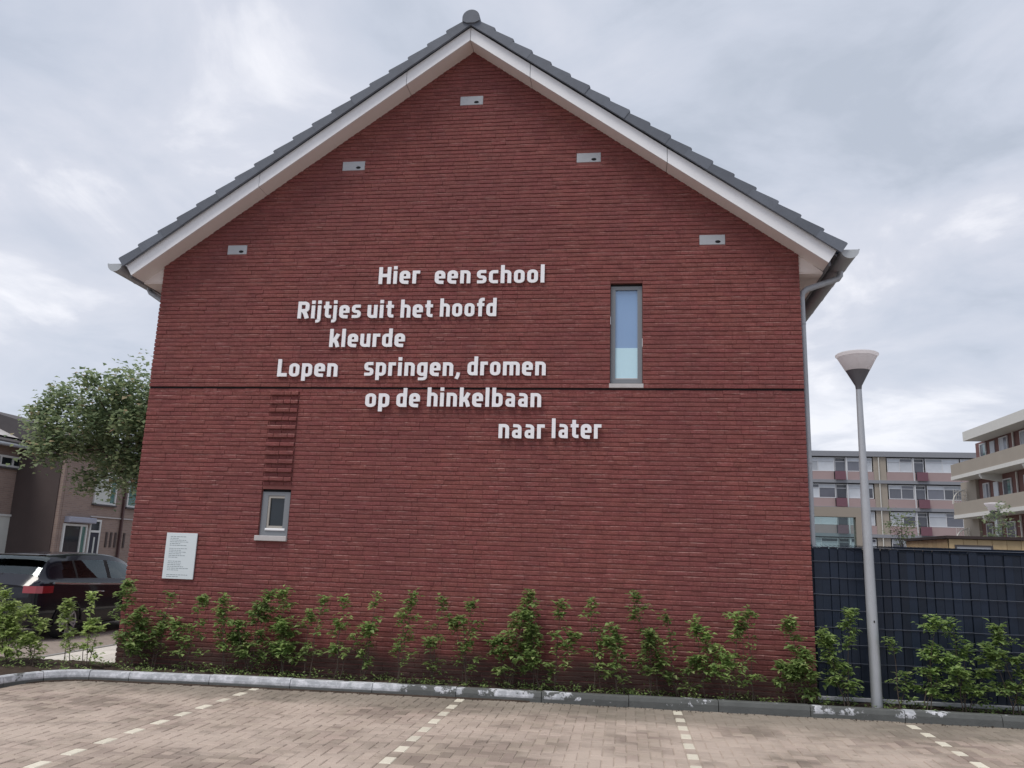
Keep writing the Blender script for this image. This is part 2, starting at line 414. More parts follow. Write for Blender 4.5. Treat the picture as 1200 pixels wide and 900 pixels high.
soil_patch(-.05, 15, lambda x: kf(x)+.10, lambda x: .01 if x < 9.1 else .30, 420, 18, 'planting_bed')
def kx(y):
    P = [(-.33, -30), (-.33, -1.75), (-.30, -1.45), (-.17, -1.14), (.04, -.95)]
    for i in range(4):
        if P[i][1] <= y <= P[i+1][1]: t = (y-P[i][1])/(P[i+1][1]-P[i][1]); return P[i][0]+t*(P[i+1][0]-P[i][0])
    return .04+(y+.95)*3
q = MB(); nx, ny = 40, 150
for j in range(ny+1):
    y = -7.5+(7.6)*j/ny; xb_ = min(kx(y)-.11, -.04) if y < -.86 else -.04
    for i in range(nx+1): x = -2.2+(xb_+2.2)*i/nx; q.v.append((x, y, .012+.02*(math.sin(x*9+y*4)*.4+random.uniform(-.6, .6))))
for j in range(ny):
    for i in range(nx): k = j*(nx+1)+i; q.f.append((k, k+1, k+nx+2, k+nx+1))
struct(q.build('planting_bed', M_soil))
# pavement of concrete slabs beside the house
pav = MB(); pav.box((-1.33, .10, -.25), (-.06, 60, -.002)); pav_o = struct(pav.build('pavement', mat('slab_joint', (.30, .28, .25), .9, .2)))
q = MB(); q.block((.003, .003, -.03), (.294, 0, 0), (0, .294, 0), (0, 0, .03), .004); slabm = q.mesh('paving_slab', M_slab)
for i in range(4):
    for j in range(26): link('paving_slab', slabm, pav_o, loc=(-1.28+i*.30, .13+j*.30, .004+random.uniform(-.0015, .0015)))
q = MB(); q.block((-1.36, .10, -.2), (.07, 0, 0), (0, 40, 0), (0, 0, .215), .006); struct(q.build('kerb', mat('street_kerb', (.30, .30, .29), .9, .2)))

# ================================================================== THE BRICK HOUSE
HW, EZ, AZ_, BZ = 9.085, 5.63, 8.966, 3.8356
SL = (AZ_-5.655)/(HW/2)
house = thing('brick_house', 'red brick gable end house with white verge boards and raised lettering on its windowless wall', 'house')
def rake(x): return 5.655+SL*min(x, HW-x)
CO = .06
WIN1 = (6.60, 7.03, 3.88, 5.30)      # tall window x0 x1 z0 z1
WIN2 = (1.86, 2.275, 1.76, 2.40)
PAN = (1.86, 2.275, 2.44, 3.74)
NEST = [(4.543, 8.166, .175, .075), (2.808, 7.182, .175, .075), (6.278, 7.182, .175, .075), (1.117, 5.900, .155, .075), (7.968, 5.900, .175, .075)]
bricks = []
nrow = int((AZ_+.12)/CO)
z0 = BZ - CO*math.ceil((BZ+.12)/CO)
row = 0; z = z0
while z < AZ_-.03:
    upper = z > BZ-.001; last = abs(z+CO-BZ) < .01
    if last: z -= .014
    zt = z+.0500
    hw = HW if zt < 5.66 else HW/2
    xa = 0.0 if z < 5.655 else (z-5.655)/SL; xb = HW-xa
    cuts = []
    for (a, b, c, d) in (WIN1, WIN2):
        if zt > c and z < d: cuts.append((a, b))
    for (cx, cz, w, h) in NEST:
        if zt > cz-h and z < cz+h: cuts.append((cx-w, cx+w))
    panel = PAN[2]-.02 < z < PAN[3]-.02
    if panel: cuts.append((PAN[0], PAN[1]))
    cuts.sort(); iv = []; x = xa
    for a, b in cuts:
        if a > x: iv.append((x, a-.004 if (a,b)!=(PAN[0],PAN[1]) else a-.008, 0))
        x = max(x, b+(.001 if b == PAN[1] and panel else .004))
    iv.append((x, xb, 0))
    if panel: iv.append((PAN[0], PAN[1], 1))
    for (a, b, kind) in iv:
        if kind:
            proj = .032 if row % 2 == 0 else -.002
            x = a
            while x < b-.02:
                L = min(random.choice((.205, .205, .10)), b-x)
                if b-(x+L) < .06: L = b-x
                bricks.append((x, x+L-.008, z, proj, row)); x += L
            continue
        x = a; first = True
        while x < b-.015:
            if first: L = random.choice((.21, .105, .157, .21, .08)); first = False
            else: L = random.choice((.2125,)*5+(.108,))
            if b-(x+L) < .05: L = b-x
            if x+L > b: L = b-x
            pr = random.uniform(-.0035, .0035) + (.018 if upper else 0)
            xs = x - (random.uniform(0, .006) if x == 0 else 0)
            bricks.append((xs, x+L-(.003 if x+L < b-.001 else 0), z, pr, row)); x += L
    row += 1; z += CO + (.014 if last else 0)
def wedge(q, x0, x1, z, h, yf, t=0):
    # a facing brick: flat front, weathered upper arris that slopes back, crisp underside
    k = len(q.v); y1 = .06; c = .008
    for x, dz in ((x0, 0), (x1, t)): q.v += [(x, y1, z+dz), (x, yf+.001, z+dz), (x, yf, z+dz+.003), (x, yf, z+dz+h-c), (x, yf+.009, z+dz+h), (x, y1, z+dz+h)]
    q.f += [(k+i, k+6+i, k+6+(i+1) % 6, k+(i+1) % 6) for i in range(6)] + [tuple(k+i for i in range(6)), tuple(k+6+i for i in range(5, -1, -1))]
def brick_face(q, b):
    x0, x1, z, pr, _ = b; t = random.uniform(-.0012, .0012)
    wedge(q, x0, x1, z+random.uniform(-.0015, .0015), .0500+random.uniform(-.002, .0015), -pr-.004, t)
def bdist(b): return (Vector(((b[0]+b[1])/2, 0, b[2]))-camp).length
cand = sorted([b for b in bricks if b[2] > 1.22 and abs(b[1]-b[0]-.2095) < .0008 and b[3] < .004], key=bdist)
solo = set(cand[:298])
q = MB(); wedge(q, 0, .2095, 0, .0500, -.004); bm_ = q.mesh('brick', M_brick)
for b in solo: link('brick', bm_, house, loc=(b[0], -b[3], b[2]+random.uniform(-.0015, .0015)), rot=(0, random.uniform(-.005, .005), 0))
q = MB()
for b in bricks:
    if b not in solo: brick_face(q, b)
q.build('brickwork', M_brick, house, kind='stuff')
# mortar bed: gable polygon with window holes, 14 mm behind the brick faces
q = MB(); yb = .007
def gablestrip(xa, xb, za, zb):
    if za < BZ-.012 < zb: gstrip(xa, xb, za, BZ-.012, yb); gstrip(xa, xb, BZ-.003, zb, yb-.018)
    elif za >= BZ-.012: gstrip(xa, xb, za, zb, yb-.018)
    else: gstrip(xa, xb, za, zb, yb)
def gstrip(xa, xb, za, zb, yb):    # rectangle clipped by the rake (front face only, subdivided)
    n = max(1, int((xb-xa)/.25))
    for i in range(n):
        x0, x1 = xa+(xb-xa)*i/n, xa+(xb-xa)*(i+1)/n
        t0, t1 = min(zb, rake(x0)), min(zb, rake(x1))
        if t0 <= za and t1 <= za: continue
        q.poly([(x0, yb, za), (x1, yb, za), (x1, yb, max(t1, za)), (x0, yb, max(t0, za))])
xs = [0.004, WIN2[0], WIN2[1], HW/2, WIN1[0], WIN1[1], HW-.004]
for i in range(len(xs)-1):
    a, b = xs[i], xs[i+1]
    if (a, b) == (WIN2[0], WIN2[1]): gablestrip(a, b, -.2, WIN2[2]); gablestrip(a, b, WIN2[3], 12)
    elif (a, b) == (WIN1[0], WIN1[1]): gablestrip(a, b, -.2, WIN1[2]); gablestrip(a, b, WIN1[3], 12)
    else: gablestrip(a, b, -.2, 12)
q.build('mortar_bed', M_joint, house)
# dark expansion joint under the upper brickwork
bx('expansion_joint', (.0, .001, BZ-.024), (HW, .03, BZ-.001), M_dark, house)
# side walls and rear gable
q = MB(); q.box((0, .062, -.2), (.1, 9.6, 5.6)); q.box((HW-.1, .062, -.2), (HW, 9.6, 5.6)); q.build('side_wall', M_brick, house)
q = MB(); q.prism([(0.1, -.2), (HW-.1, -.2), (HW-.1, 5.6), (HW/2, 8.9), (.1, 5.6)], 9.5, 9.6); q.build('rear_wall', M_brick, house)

# --- windows
def reveal(win, depth, m):
    x0, x1, z0, z1 = win; q = MB()
    q.poly([(x0, -.004, z0), (x0, depth, z0), (x0, depth, z1), (x0, -.004, z1)]); q.poly([(x1, depth, z0), (x1, -.004, z0), (x1, -.004, z1), (x1, depth, z1)])
    q.poly([(x0, -.004, z1), (x0, depth, z1), (x1, depth, z1), (x1, -.004, z1)]); q.poly([(x0, -.004, z0), (x1, -.004, z0), (x1, depth, z0), (x0, depth, z0)])
    return q
def ringbox(q, x0, x1, z0, z1, w, ya, yb, wt=None, wb=None):
    wt = wt or w; wb = wb or w
    q.box((x0, ya, z0), (x0+w, yb, z1)); q.box((x1-w, ya, z0), (x1, yb, z1))
    q.box((x0+w, ya, z1-wt), (x1-w, yb, z1)); q.box((x0+w, ya, z0), (x1-w, yb, z0+wb))
w = bpy.data.objects.new('window', None); COL.objects.link(w); w.parent = house
w['label'] = 'tall narrow fixed window with sky in its glass, right half of the gable'
x0, x1, a, b = WIN1
q = MB(); ringbox(q, x0+.004, x1-.004, a+.03, b-.036, .062, .030, .09, .05, .055); q.build('frame', M_frame, w)
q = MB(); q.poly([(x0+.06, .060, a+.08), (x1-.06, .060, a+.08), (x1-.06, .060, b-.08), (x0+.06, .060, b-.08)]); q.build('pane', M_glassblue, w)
bx('lower_pane_sheet', (x0+.066, .054, a+.088), (x1-.066, .057, a+.52), M_cyan, w)  # pale cyan sheet over the lower part of the pane
q = MB(); q.box((x0+.066, .040, a+.084), (x1-.066, .052, a+.100)); q.build('glazing_bead', M_sill, w)
q = MB(); q.block((x0-.012, .06, a-.045), (x1-x0+.024, 0, 0), (0, 0, .058), (0, -.085, 0), .004); q.build('sill', M_sill, w)
reveal(WIN1, .09, None).build('reveal', M_joint, w)
w = bpy.data.objects.new('window', None); COL.objects.link(w); w.parent = house
w['label'] = 'small casement window under the ribbed brick panel'
x0, x1, a, b = WIN2
q = MB(); ringbox(q, x0+.004, x1-.004, a+.012, b-.036, .085, .022, .09, .05, .09); q.build('frame', M_frame, w)
q = MB(); ringbox(q, x0+.085, x1-.048, a+.112, b-.088, .033, .030, .08); q.build('sash', M_sash, w)
q = MB(); q.poly([(x0+.11, .055, a+.14), (x1-.075, .055, a+.14), (x1-.075, .055, b-.115), (x0+.11, .055, b-.115)]); q.build('pane', M_glass, w)
q = MB(); q.block((x0+.080, .06, a+.080), (x1-x0-.13, 0, 0), (0, 0, .030), (0, -.052, 0), .006); q.build('weather_bar', M_white, w)
q = MB(); q.block((x0-.035, .06, a-.06), (x1-x0+.04, 0, 0), (0, 0, .07), (0, -.105, 0), .005); q.build('sill', M_sill, w)
reveal(WIN2, .09, None).build('reveal', M_joint, w)
for W_ in (WIN1, WIN2): bx('lintel_gap', (W_[0]+.002, .04, W_[3]-.036), (W_[1]-.002, .09, W_[3]-.002), M_dark, house)

# --- swift nest boxes set in the wall
for (cx, cz, w_, h_) in NEST:
    q = MB(); q.block((cx-w_+.004, .05, cz-h_+.004), (2*w_-.008, 0, 0), (0, 0, 2*h_-.008), (0, -.066, 0), .004); nb = q.build('nest_box', M_nest, house)
    q = MB(); pl = [(cx+w_*.42+.036*math.cos(t)*(1.0), cz-.030+.020*math.sin(t)) for t in [2*math.pi*i/12 for i in range(12)]]
    q.prism(pl, -.0185, -.010); q.build('entrance_hole', M_dark, nb)

# --- verge boards, soffit, fascia
YF = -.311
sl = .728
def bot(x): return 8.966 - sl*abs(x-4.543)
vt = .208
joints = [-.323, 1.50, 3.62, 4.543, 5.44, 7.36, 9.395]
for i in range(6):
    a, b = joints[i], joints[i+1]; g_ = .0035
    a += g_ if i else 0; b -= g_ if i < 5 else 0
    pa, pb = [a, bot(a)], [b, bot(b)]
    ta = [a-.107, bot(a)+.166+.0] if i == 0 else [a, bot(a)+vt]
    tb = [b+.107, bot(b)+.166] if i == 5 else [b, bot(b)+vt]
    if i not in (0,): off = .125*math.sin(math.radians(0))
    q = MB(); q.prism([pa, pb, tb, ta], YF, YF+.02); q.build('verge_board', M_white, house)
    q = MB(); q.prism([pa, pb, [pb[0], pb[1]+.025], [pa[0], pa[1]+.025]], YF+.021, .012); q.build('soffit_board', M_soffit, house)
# dark gaps showing behind the board joints
q = MB()
for x in joints[1:-1]: q.prism([(x-.01, bot(x)+.012), (x+.01, bot(x)+.012), (x+.01, bot(x)+vt-.02), (x-.01, bot(x)+vt-.02)], YF+.012, YF+.03)
q.build('joint_backing', M_dark, house)
for sgn, xw, xo in ((-1, 0.0, -.323), (1, HW, 9.395)):
    q = MB(); xa, xb = sorted((xw, xo))
    q.box((xa, .02, 5.405), (xb, 9.7, 5.425)); q.build('eave_soffit', M_soffit, house)
    q = MB(); q.prism([(xw, 5.425), (xo, 5.425), (xw, bot(xw)+.01)] if sgn > 0 else [(xo, 5.425), (xw, 5.425), (xw, bot(xw)+.01)], .012, .02); q.build('eave_end_board', M_soffit, house)
    q = MB(); xa, xb = sorted((xo+sgn*.004, xo+sgn*.03)); q.box((xa, YF+.03, 5.40), (xb, 9.7, 5.60)); q.build('fascia', M_lampdark, house)
    # gutter: half round trough with rolled lip and end cap
    gx = xo+sgn*.262; gz = 5.595; R = .112; q = MB(); k = 12
    for r0 in (R, R-.006):
        base = len(q.v)
        for yy in (YF-.02, 9.7):
            for i in range(k+1):
                t = math.pi+math.pi*i/k; q.v.append((gx+r0*math.cos(t), yy, gz+r0*math.sin(t)))
        for i in range(k): q.f.append((base+i, base+i+1, base+k+2+i, base+k+1+i))
    q.tube([(gx+sgn*R, YF-.02, gz), (gx+sgn*R, 9.7, gz)], .010, 8)
    q.build('gutter', M_zinc, house, smooth=True)
    q = MB(); q.prism([(gx+(R+.004)*math.cos(math.pi+math.pi*i/k), gz+(R+.004)*math.sin(math.pi+math.pi*i/k)) for i in range(k+1)], YF-.026, YF-.02); q.build('gutter_end_cap', M_zincl, house)
    for yy in (.25, .9, 1.55, 2.2, 2.85, 3.5, 4.2):
        q = MB(); q.tube([(gx+(R+.001)*math.cos(math.pi+math.pi*i/8), yy, gz+(R+.001)*math.sin(math.pi+math.pi*i/8)) for i in range(9)]+[], .004, 6); q.build('gutter_bracket', M_zinc, house, smooth=True)
    if sgn > 0: path = [(gx, .19, 5.52), (gx, .19, 5.43), (gx-.03, .185, 5.385), (HW+.12, .135, 5.225), (HW+.06, .13, 5.17), (HW+.048, .13, 5.10), (HW+.046, .13, 2.6), (HW+.046, .13, -.1)]
    else: path = [(gx+.10, .42, 5.52), (gx+.10, .42, 5.44), (gx+.13, .41, 5.40), (-.13, .33, 5.20), (-.07, .32, 5.15), (-.055, .31, 5.08), (-.055, .30, -.1)]
    q = MB(); q.tube(path, .040, 12); dp = q.build('downpipe', M_zinc, house, smooth=True)
    for zc in (4.75, 2.9, 1.2):
        q = MB(); px_, py_ = path[-1][0], path[-1][1]; q.lathe([(.041, -.015), (.046, -.015), (.046, .015), (.041, .015)], (px_, py_, zc), 14); q.box((px_-.01-(.06 if sgn > 0 else 0), py_-.008, zc-.01), (px_+.01+(0 if sgn > 0 else .06), py_+.008, zc+.01)); q.build('pipe_bracket', M_zinc, dp)

# --- roof tiles
ang = math.atan(sl); ca, sa = math.cos(ang), math.sin(ang)
nT = 18; s_tot = (4.543+.44)/ca; gauge = s_tot/nT
def tile_me(mirror):
    q = MB(); Lt = gauge+.035
    side = [(0, -.005), (Lt, -.005), (Lt, .100), (.02, .143), (0, .135)]
    y0_, y1_ = -.372, -.334
    pl = [((-x if mirror else x), z) for x, z in side]
    if mirror: pl = pl[::-1]
    q.prism(pl, y0_, y1_)
    # rolled body over the roof
    k = 10; ring = []
    for i in range(k+1):
        yy = -.334+.30*i/k; hh = .018*math.cos((yy+.334)/.30*2*math.pi)+.0; ring.append((yy, hh))
    b0 = len(q.v)
    for xs_, zt in ((0, .122), (Lt, .080)):
        for yy, hh in ring: q.v.append((-xs_ if mirror else xs_, yy, zt+hh))
        for yy, hh in ring: q.v.append((-xs_ if mirror else xs_, yy, zt+hh-.022))
    n2 = k+1
    for i in range(k):
        q.f.append((b0+i, b0+i+1, b0+2*n2+i+1, b0+2*n2+i)); q.f.append((b0+n2+i, b0+3*n2+i, b0+3*n2+i+1, b0+n2+i+1)); q.f.append((b0+i, b0+n2+i, b0+n2+i+1, b0+i+1))
    me = q.mesh('verge_tile', M_tile); bb = bmesh.new(); bb.from_mesh(me); bmesh.ops.recalc_face_normals(bb, faces=bb.faces); bb.to_mesh(me); bb.free(); return me
tl, tr = tile_me(False), tile_me(True)
base_l = Vector((-.53, bot(-.323)+.166-.085*.73)); 
for i in range(nT):
    s_ = gauge*i
    xo = 4.543-(4.543+.44)+s_*ca; zo = 8.966+vt+.004-sl*(4.543-xo)
    r = random.uniform(-.006, .006)
    link('verge_tile', tl, house, loc=(xo, random.uniform(-.004, .004), zo), rot=(0, -ang+r, 0))
    link('verge_tile', tr, house, loc=(2*4.543-xo+.02, random.uniform(-.004, .004), zo), rot=(0, ang+r, 0))
# field tiles, joined: hidden from the street
q = MB()
for sgn in (0, 1):
    for i in range(nT):
        for c in range(33):
            y0_ = -.03+c*.30
            for k in range(6):
                ya, yb2 = y0_+.05*k, y0_+.05*(k+1)
                def pt(s_, yy, off):
                    h = off+.018*math.cos((yy)/.30*2*math.pi)
                    x = -.44+(s_)*ca - h*sa; z = 8.966+vt+.004-sl*(4.543-(-.44+s_*ca))+h*ca
                    return (x if not sgn else 2*4.543-x, yy, z)
                p = [pt(gauge*i, ya, .122), pt(gauge*i, yb2, .122), pt(gauge*(i+1)+.03, yb2, .085), pt(gauge*(i+1)+.03, ya, .085)]
                q.poly(p); p2 = [pt(gauge*i, ya, .09), pt(gauge*i, yb2, .09), pt(gauge*i, yb2, .122), pt(gauge*i, ya, .122)]; q.poly(p2)
q.build('roof_tiles', M_tile, house, kind='stuff')
q = MB()
for sgn in (0, 1):
    pl = [(-.42, bot(-.42)+.17), (4.543, 8.966+.17), (4.543, 8.966+.20), (-.42, bot(-.42)+.20)]
    if sgn: pl = [(2*4.543-x, z) for x, z in pl][::-1]
    q.prism(pl, YF+.025, 9.7)
q.build('roof_boarding', M_lampdark, house)
q = MB(); k = 14; prof = [(.128*math.cos(math.pi*i/k), .128*math.sin(math.pi*i/k)) for i in range(k+1)]+[(-.128, -.05), (-.06, -.085), (.06, -.085), (.128, -.05)]
q.prism([(4.555+a, 9.280+b) for a, b in prof], -.395, -.02); o = q.build('ridge_tile', M_tile, house, smooth=True, fix=True)
q = MB(); q.prism([(4.555+a*.96, 9.280+b*.96) for a, b in prof], -.03, .40); rm = q.build('ridge_tile', M_tile, house, smooth=True, fix=True)
for i in range(1, 23): link('ridge_tile', rm.data, house, loc=(0, .42*i, 0))

# --- raised lettering
def arc(cx, cy, r, a0, a1, n=5): return [(cx+r*math.cos(math.radians(a0+(a1-a0)*i/n)), cy+r*math.sin(math.radians(a0+(a1-a0)*i/n))) for i in range(n+1)]
t_ = .174; Lx, Rx, Tp, Bt, rr = t_/2, .40, .76-t_/2, t_/2, .135
AH = 1.05
def bowl(): return arc(Rx-rr, Tp-rr, rr, 0, 90)+arc(Lx+rr, Tp-rr, rr, 90, 180)+arc(Lx+rr, Bt+rr, rr, 180, 270)+arc(Rx-rr, Bt+rr, rr, 270, 360)
stem = lambda x, a, b: [(x, a), (x, b)]
G = {
 'o': (.505, [(bowl(), t_, True)]),
 'n': (.505, [(stem(Lx, 0, .76), t_, False), ([(Lx, Tp)]+arc(Rx-rr, Tp-rr, rr, 90, 0)+[(Rx, 0)], t_, False)]),
 'h': (.505, [(stem(Lx, 0, AH), t_, False), ([(Lx, Tp)]+arc(Rx-rr, Tp-rr, rr, 90, 0)+[(Rx, 0)], t_, False)]),
 'm': (.80, [(stem(Lx, 0, .76), t_, False), ([(Lx, Tp)]+arc(.40-.12, Tp-.12, .12, 90, 0)+[(.40, 0)], t_, False), ([(.36, Tp)]+arc(.70-.12, Tp-.12, .12, 90, 0)+[(.70, 0)], t_, False)]),
 'u': (.505, [([(Lx, .76)]+arc(Lx+rr, Bt+rr, rr, 180, 270)+[(Rx, Bt)], t_, False), (stem(Rx, 0, .76), t_, False)]),
 'e': (.505, [([(Rx+.02, Bt-.012)]+arc(Lx+rr, Bt+rr, rr, 270, 180)+arc(Lx+rr, Tp-rr, rr, 180, 90)+arc(Rx-rr, Tp-rr, rr, 90, 0)+[(Rx, .31)], .19, False), ([(Rx, .37), (Lx, .37)], .13, False)]),
 'r': (.36, [(stem(Lx, 0, .76), t_, False), ([(Lx, Tp), (.35, Tp)], t_, False)]),
 's': (.46, [([(.43, Tp+.02)]+arc(.20, Tp-.09, .11, 90, 180, 4)+arc(.20, .49, .11, 180, 270, 4)+arc(.26, .27, .11, 90, 0, 4)+arc(.26, .20, .11, 0, -90, 4)+[(.02, .09)], .17, False)]),
 'c': (.44, [([(.42, Tp)]+arc(Lx+rr, Tp-rr, rr, 90, 180)+arc(Lx+rr, Bt+rr, rr, 180, 270)+[(.42, Bt)], t_, False)]),
 'l': (.205, [(stem(Lx, 0, AH), t_, False)]),
 'i': (.205, [(stem(Lx, 0, .76), t_, False), (stem(Lx, .86, AH), t_, False)]),
 'j': (.205, [([(Lx, .76), (Lx, -.06)]+arc(Lx-.11, -.06, .11, 0, -90, 4)+[(-.07, -.17)], t_*.95, False), (stem(Lx, .86, AH), t_, False)]),
 't': (.38, [([(.16, .98)]+arc(.27, .215, .11, 180, 270, 4)+[(.37, .105)], t_, False), ([(.0, .67), (.37, .67)], .17, False)]),
 'f': (.36, [([(.36, .975)]+arc(.27, .865, .11, 90, 180, 4)+[(.16, 0)], t_, False), ([(.0, .67), (.35, .67)], .17, False)]),
 'k': (.50, [(stem(Lx, 0, AH), t_, False), ([(.13, .30), (.30, .50), (.42, .76)], .18, False), ([(.24, .42), (.34, .28), (.42, 0)], .18, False)]),
 'd': (.505, [(bowl(), t_, True), (stem(Rx, 0, AH), t_, False)]),
 'b': (.505, [(bowl(), t_, True), (stem(Lx, 0, AH), t_, False)]),
 'p': (.505, [(bowl(), t_, True), (stem(Lx, -.24, .76), t_, False)]),
 'g': (.505, [(bowl(), t_, True), ([(Rx, .76), (Rx, -.05)]+arc(Rx-.12, -.05, .12, 0, -90, 4)+[(.06, -.17)], t_*.9, False)]),
 'a': (.48, [([(.06, Tp+.01)]+arc(Rx-.03-rr, Tp-rr, rr, 90, 0)+[(Rx-.03, 0)], t_*.93, False), ([(Rx-.03, .385)]+arc(.19, .295, .09, 90, 180, 4)+arc(.19, .18, .09, 180, 270, 4)+[(Rx-.03, .09)], .16, False)]),
 'H': (.60, [(stem(Lx, 0, 1), t_, False), (stem(.495, 0, 1), t_, False), ([(Lx, .5), (.495, .5)], .19, False)]),
 'R': (.58, [(stem(Lx, 0, 1), t_, False), ([(Lx, .90)]+arc(.34, .77, .13, 90, 0, 4)+arc(.34, .59, .13, 0, -90, 4)+[(Lx, .46)], .19, False), ([(.28, .46), (.38, .28), (.48, 0)], .20, False)]),
 'L': (.46, [(stem(Lx, 0, 1), t_, False), ([(Lx, .1), (.46, .1)], .2, False)]),
 ',': (.20, [([(.13, .19), (.10, 0), (.03, -.16)], .16, False)]),
}
def stroke(q, P, th, closed, sx_, sz_, ox, oz, ya, yb):
    n = len(P); Ls, Rs = [], []
    for i in range(n):
        if closed: a, b = Vector(P[i-1]), Vector(P[(i+1) % n])
        else: a, b = Vector(P[max(i-1, 0)]), Vector(P[min(i+1, n-1)])
        p = Vector(P[i])
        d1 = (p-a).normalized() if (p-a).length > 1e-6 else (b-p).normalized(); d2 = (b-p).normalized() if (b-p).length > 1e-6 else d1
        t = (d1+d2).normalized(); nn = Vector((-t.y, t.x)); k = 1/max(.6, abs(nn.dot(Vector((-d1.y, d1.x)))))
        Ls.append(p+nn*th/2*k); Rs.append(p-nn*th/2*k)
    base = len(q.v)
    for i in range(n):
        for pp in (Ls[i], Rs[i]):
            for y in (ya, yb): q.v.append((ox+pp.x*sx_, y, oz+pp.y*sz_))
    m = n if closed else n-1
    for i in range(m):
        a = base+4*i; b = base+4*((i+1) % n)
        q.f += [(a, b, b+2, a+2), (a+1, a+3, b+3, b+1), (a, a+1, b+1, b), (a+2, b+2, b+3, a+3)]
    if not closed:
        a = base; q.f.append((a, a+2, a+3, a+1)); a = base+4*(n-1); q.f.append((a, a+1, a+3, a+2))
WORDS = [('Hier', 3.323, 3.926, 5.325, 'raised white word "Hier", first word of the top line'),
 ('een', 4.142, 4.656, 5.317, 'raised white word "een" in the middle of the top line'),
 ('school', 4.741, 5.701, 5.312, 'raised white word "school" ending the top line'),
 ('Rijtjes', 2.16, 3.096, 4.825, 'raised white word "Rijtjes" starting the second line'),
 ('uit', 3.192, 3.575, 4.823, 'short raised white word "uit" after Rijtjes'),
 ('het', 3.674, 4.138, 4.824, 'raised white word "het" before hoofd'),
 ('hoofd', 4.239, 5.041, 4.834, 'raised white word "hoofd" ending the second line'),
 ('kleurde', 2.667, 3.765, 4.402, 'raised white word "kleurde" alone on the third line'),
 ('Lopen', 1.937, 2.824, 3.975, 'raised white word "Lopen", farthest left, just above the dark wall joint'),
 ('springen,', 3.204, 4.563, 3.988, 'raised white word "springen," with its comma'),
 ('dromen', 4.667, 5.745, 3.997, 'raised white word "dromen" ending the fourth line'),
 ('op', 3.253, 3.598, 3.548, 'two raised white letters "op" just below the dark wall joint'),
 ('de', 3.695, 4.027, 3.552, 'raised white word "de" between op and hinkelbaan'),
 ('hinkelbaan', 4.127, 5.694, 3.562, 'long raised white word "hinkelbaan" below the dark wall joint'),
 ('naar', 5.128, 5.749, 3.138, 'raised white word "naar" starting the lowest line'),
 ('later', 5.84, 6.497, 3.147, 'raised white word "later" ending the lowest line')]
for (wd, xa, xb, bz, lab) in WORDS:
    gap = .105; H = .251
    tot = sum(G[c][0] for c in wd)+gap*(len(wd)-1)
    kx = (xb-xa)/tot
    root = thing('raised_word', lab, 'lettering', (xa, -.03, bz), 'poem in raised white letters')
    x = 0
    for c in wd:
        q = MB(); d = 0
        for P, th, cl in G[c][1]:
            stroke(q, P, th, cl, kx, H, x*kx, 0, -.022-d, 0); d += .0004
        q.build('letter', M_letter, root, fix=True); x += G[c][0]+gap
# mounting pins of the letters, one mesh each word is below a pixel and left out

# --- information panel
ip = thing('information_panel', 'pale information panel with small printed text on the brick wall left of the small window', 'sign', (.548, -.012, 1.155))
q = MB(); q.block((0, 0, 0), (.448, 0, 0), (0, 0, .615), (0, -.016, 0), .002); q.build('board', M_panel, ip)
q = MB(); rs = random.Random(5)
blocks = [(.565, 6, .24), (.405, 6, .26), (.235, 6, .31), (.055, 2, .30)]
for zt, nl, wmax in blocks:
    q = MB()
    for k in range(nl):
        x = .06; zl = zt-k*.0235; end = .06+wmax*rs.uniform(.45, 1.0)
        while x < end:
            wl = rs.uniform(.012, .045); q.poly([(x, -.0172, zl-.0035), (x+wl, -.0172, zl-.0035), (x+wl, -.0172, zl+.003), (x, -.0172, zl+.003)]); x += wl+.008
    q.build('printed_paragraph', M_print, ip, kind='stuff')

# ================================================================== FENCE
fn = thing('slatted_fence', 'navy fence of vertical plastic slats woven in steel mesh right of the brick wall', 'fence', (9.095, .055, 0))
q = MB(); q.block((0, 0, .04), (.094, 0, 0), (0, 0, 1.80), (0, -.008, 0), .003); sm_ = q.mesh('slat', M_slat)
for i in range(48): link('slat', sm_, fn, loc=(.02+i*.100, random.uniform(-.006, .006), random.uniform(-.008, .008)), rot=(0, random.uniform(-.006, .006), 0))
bx('backing', (0, .012, .03), (4.85, .018, 1.82), M_slat, fn)
for zc in (1.84, 1.667, 1.468, 1.271, 1.084, .885, .685, .475, .275):
    q = MB(); n_ = 24
    for i in range(n_):     # wire weaves slightly in and out of the slats
        q.tube([(4.85*i/n_, -.020+.003*(i % 2), zc+random.uniform(-.003, .003)), (4.85*(i+1)/n_, -.020+.003*((i+1) % 2), zc+random.uniform(-.003, .003))], .0042, 5, False)
    q.build('wire', M_wire, fn)
q = MB()
for i in range(49): q.tube([(.017+i*.1, -.012, 1.80), (.01+i*.05, -.012, 1.868)], .0024, 4)
q.build('wire_tips', M_slat, fn, kind='stuff')
q = MB(); q.block((0, .02, .045), (4.85, 0, 0), (0, 0, .045), (0, -.065, 0), .006); q.build('bottom_rail', M_rail, fn)
for x in (.0, 2.45, 4.85): bx('post', (x-.02, .02, 0), (x+.02, .08, 1.87), M_slat, fn)

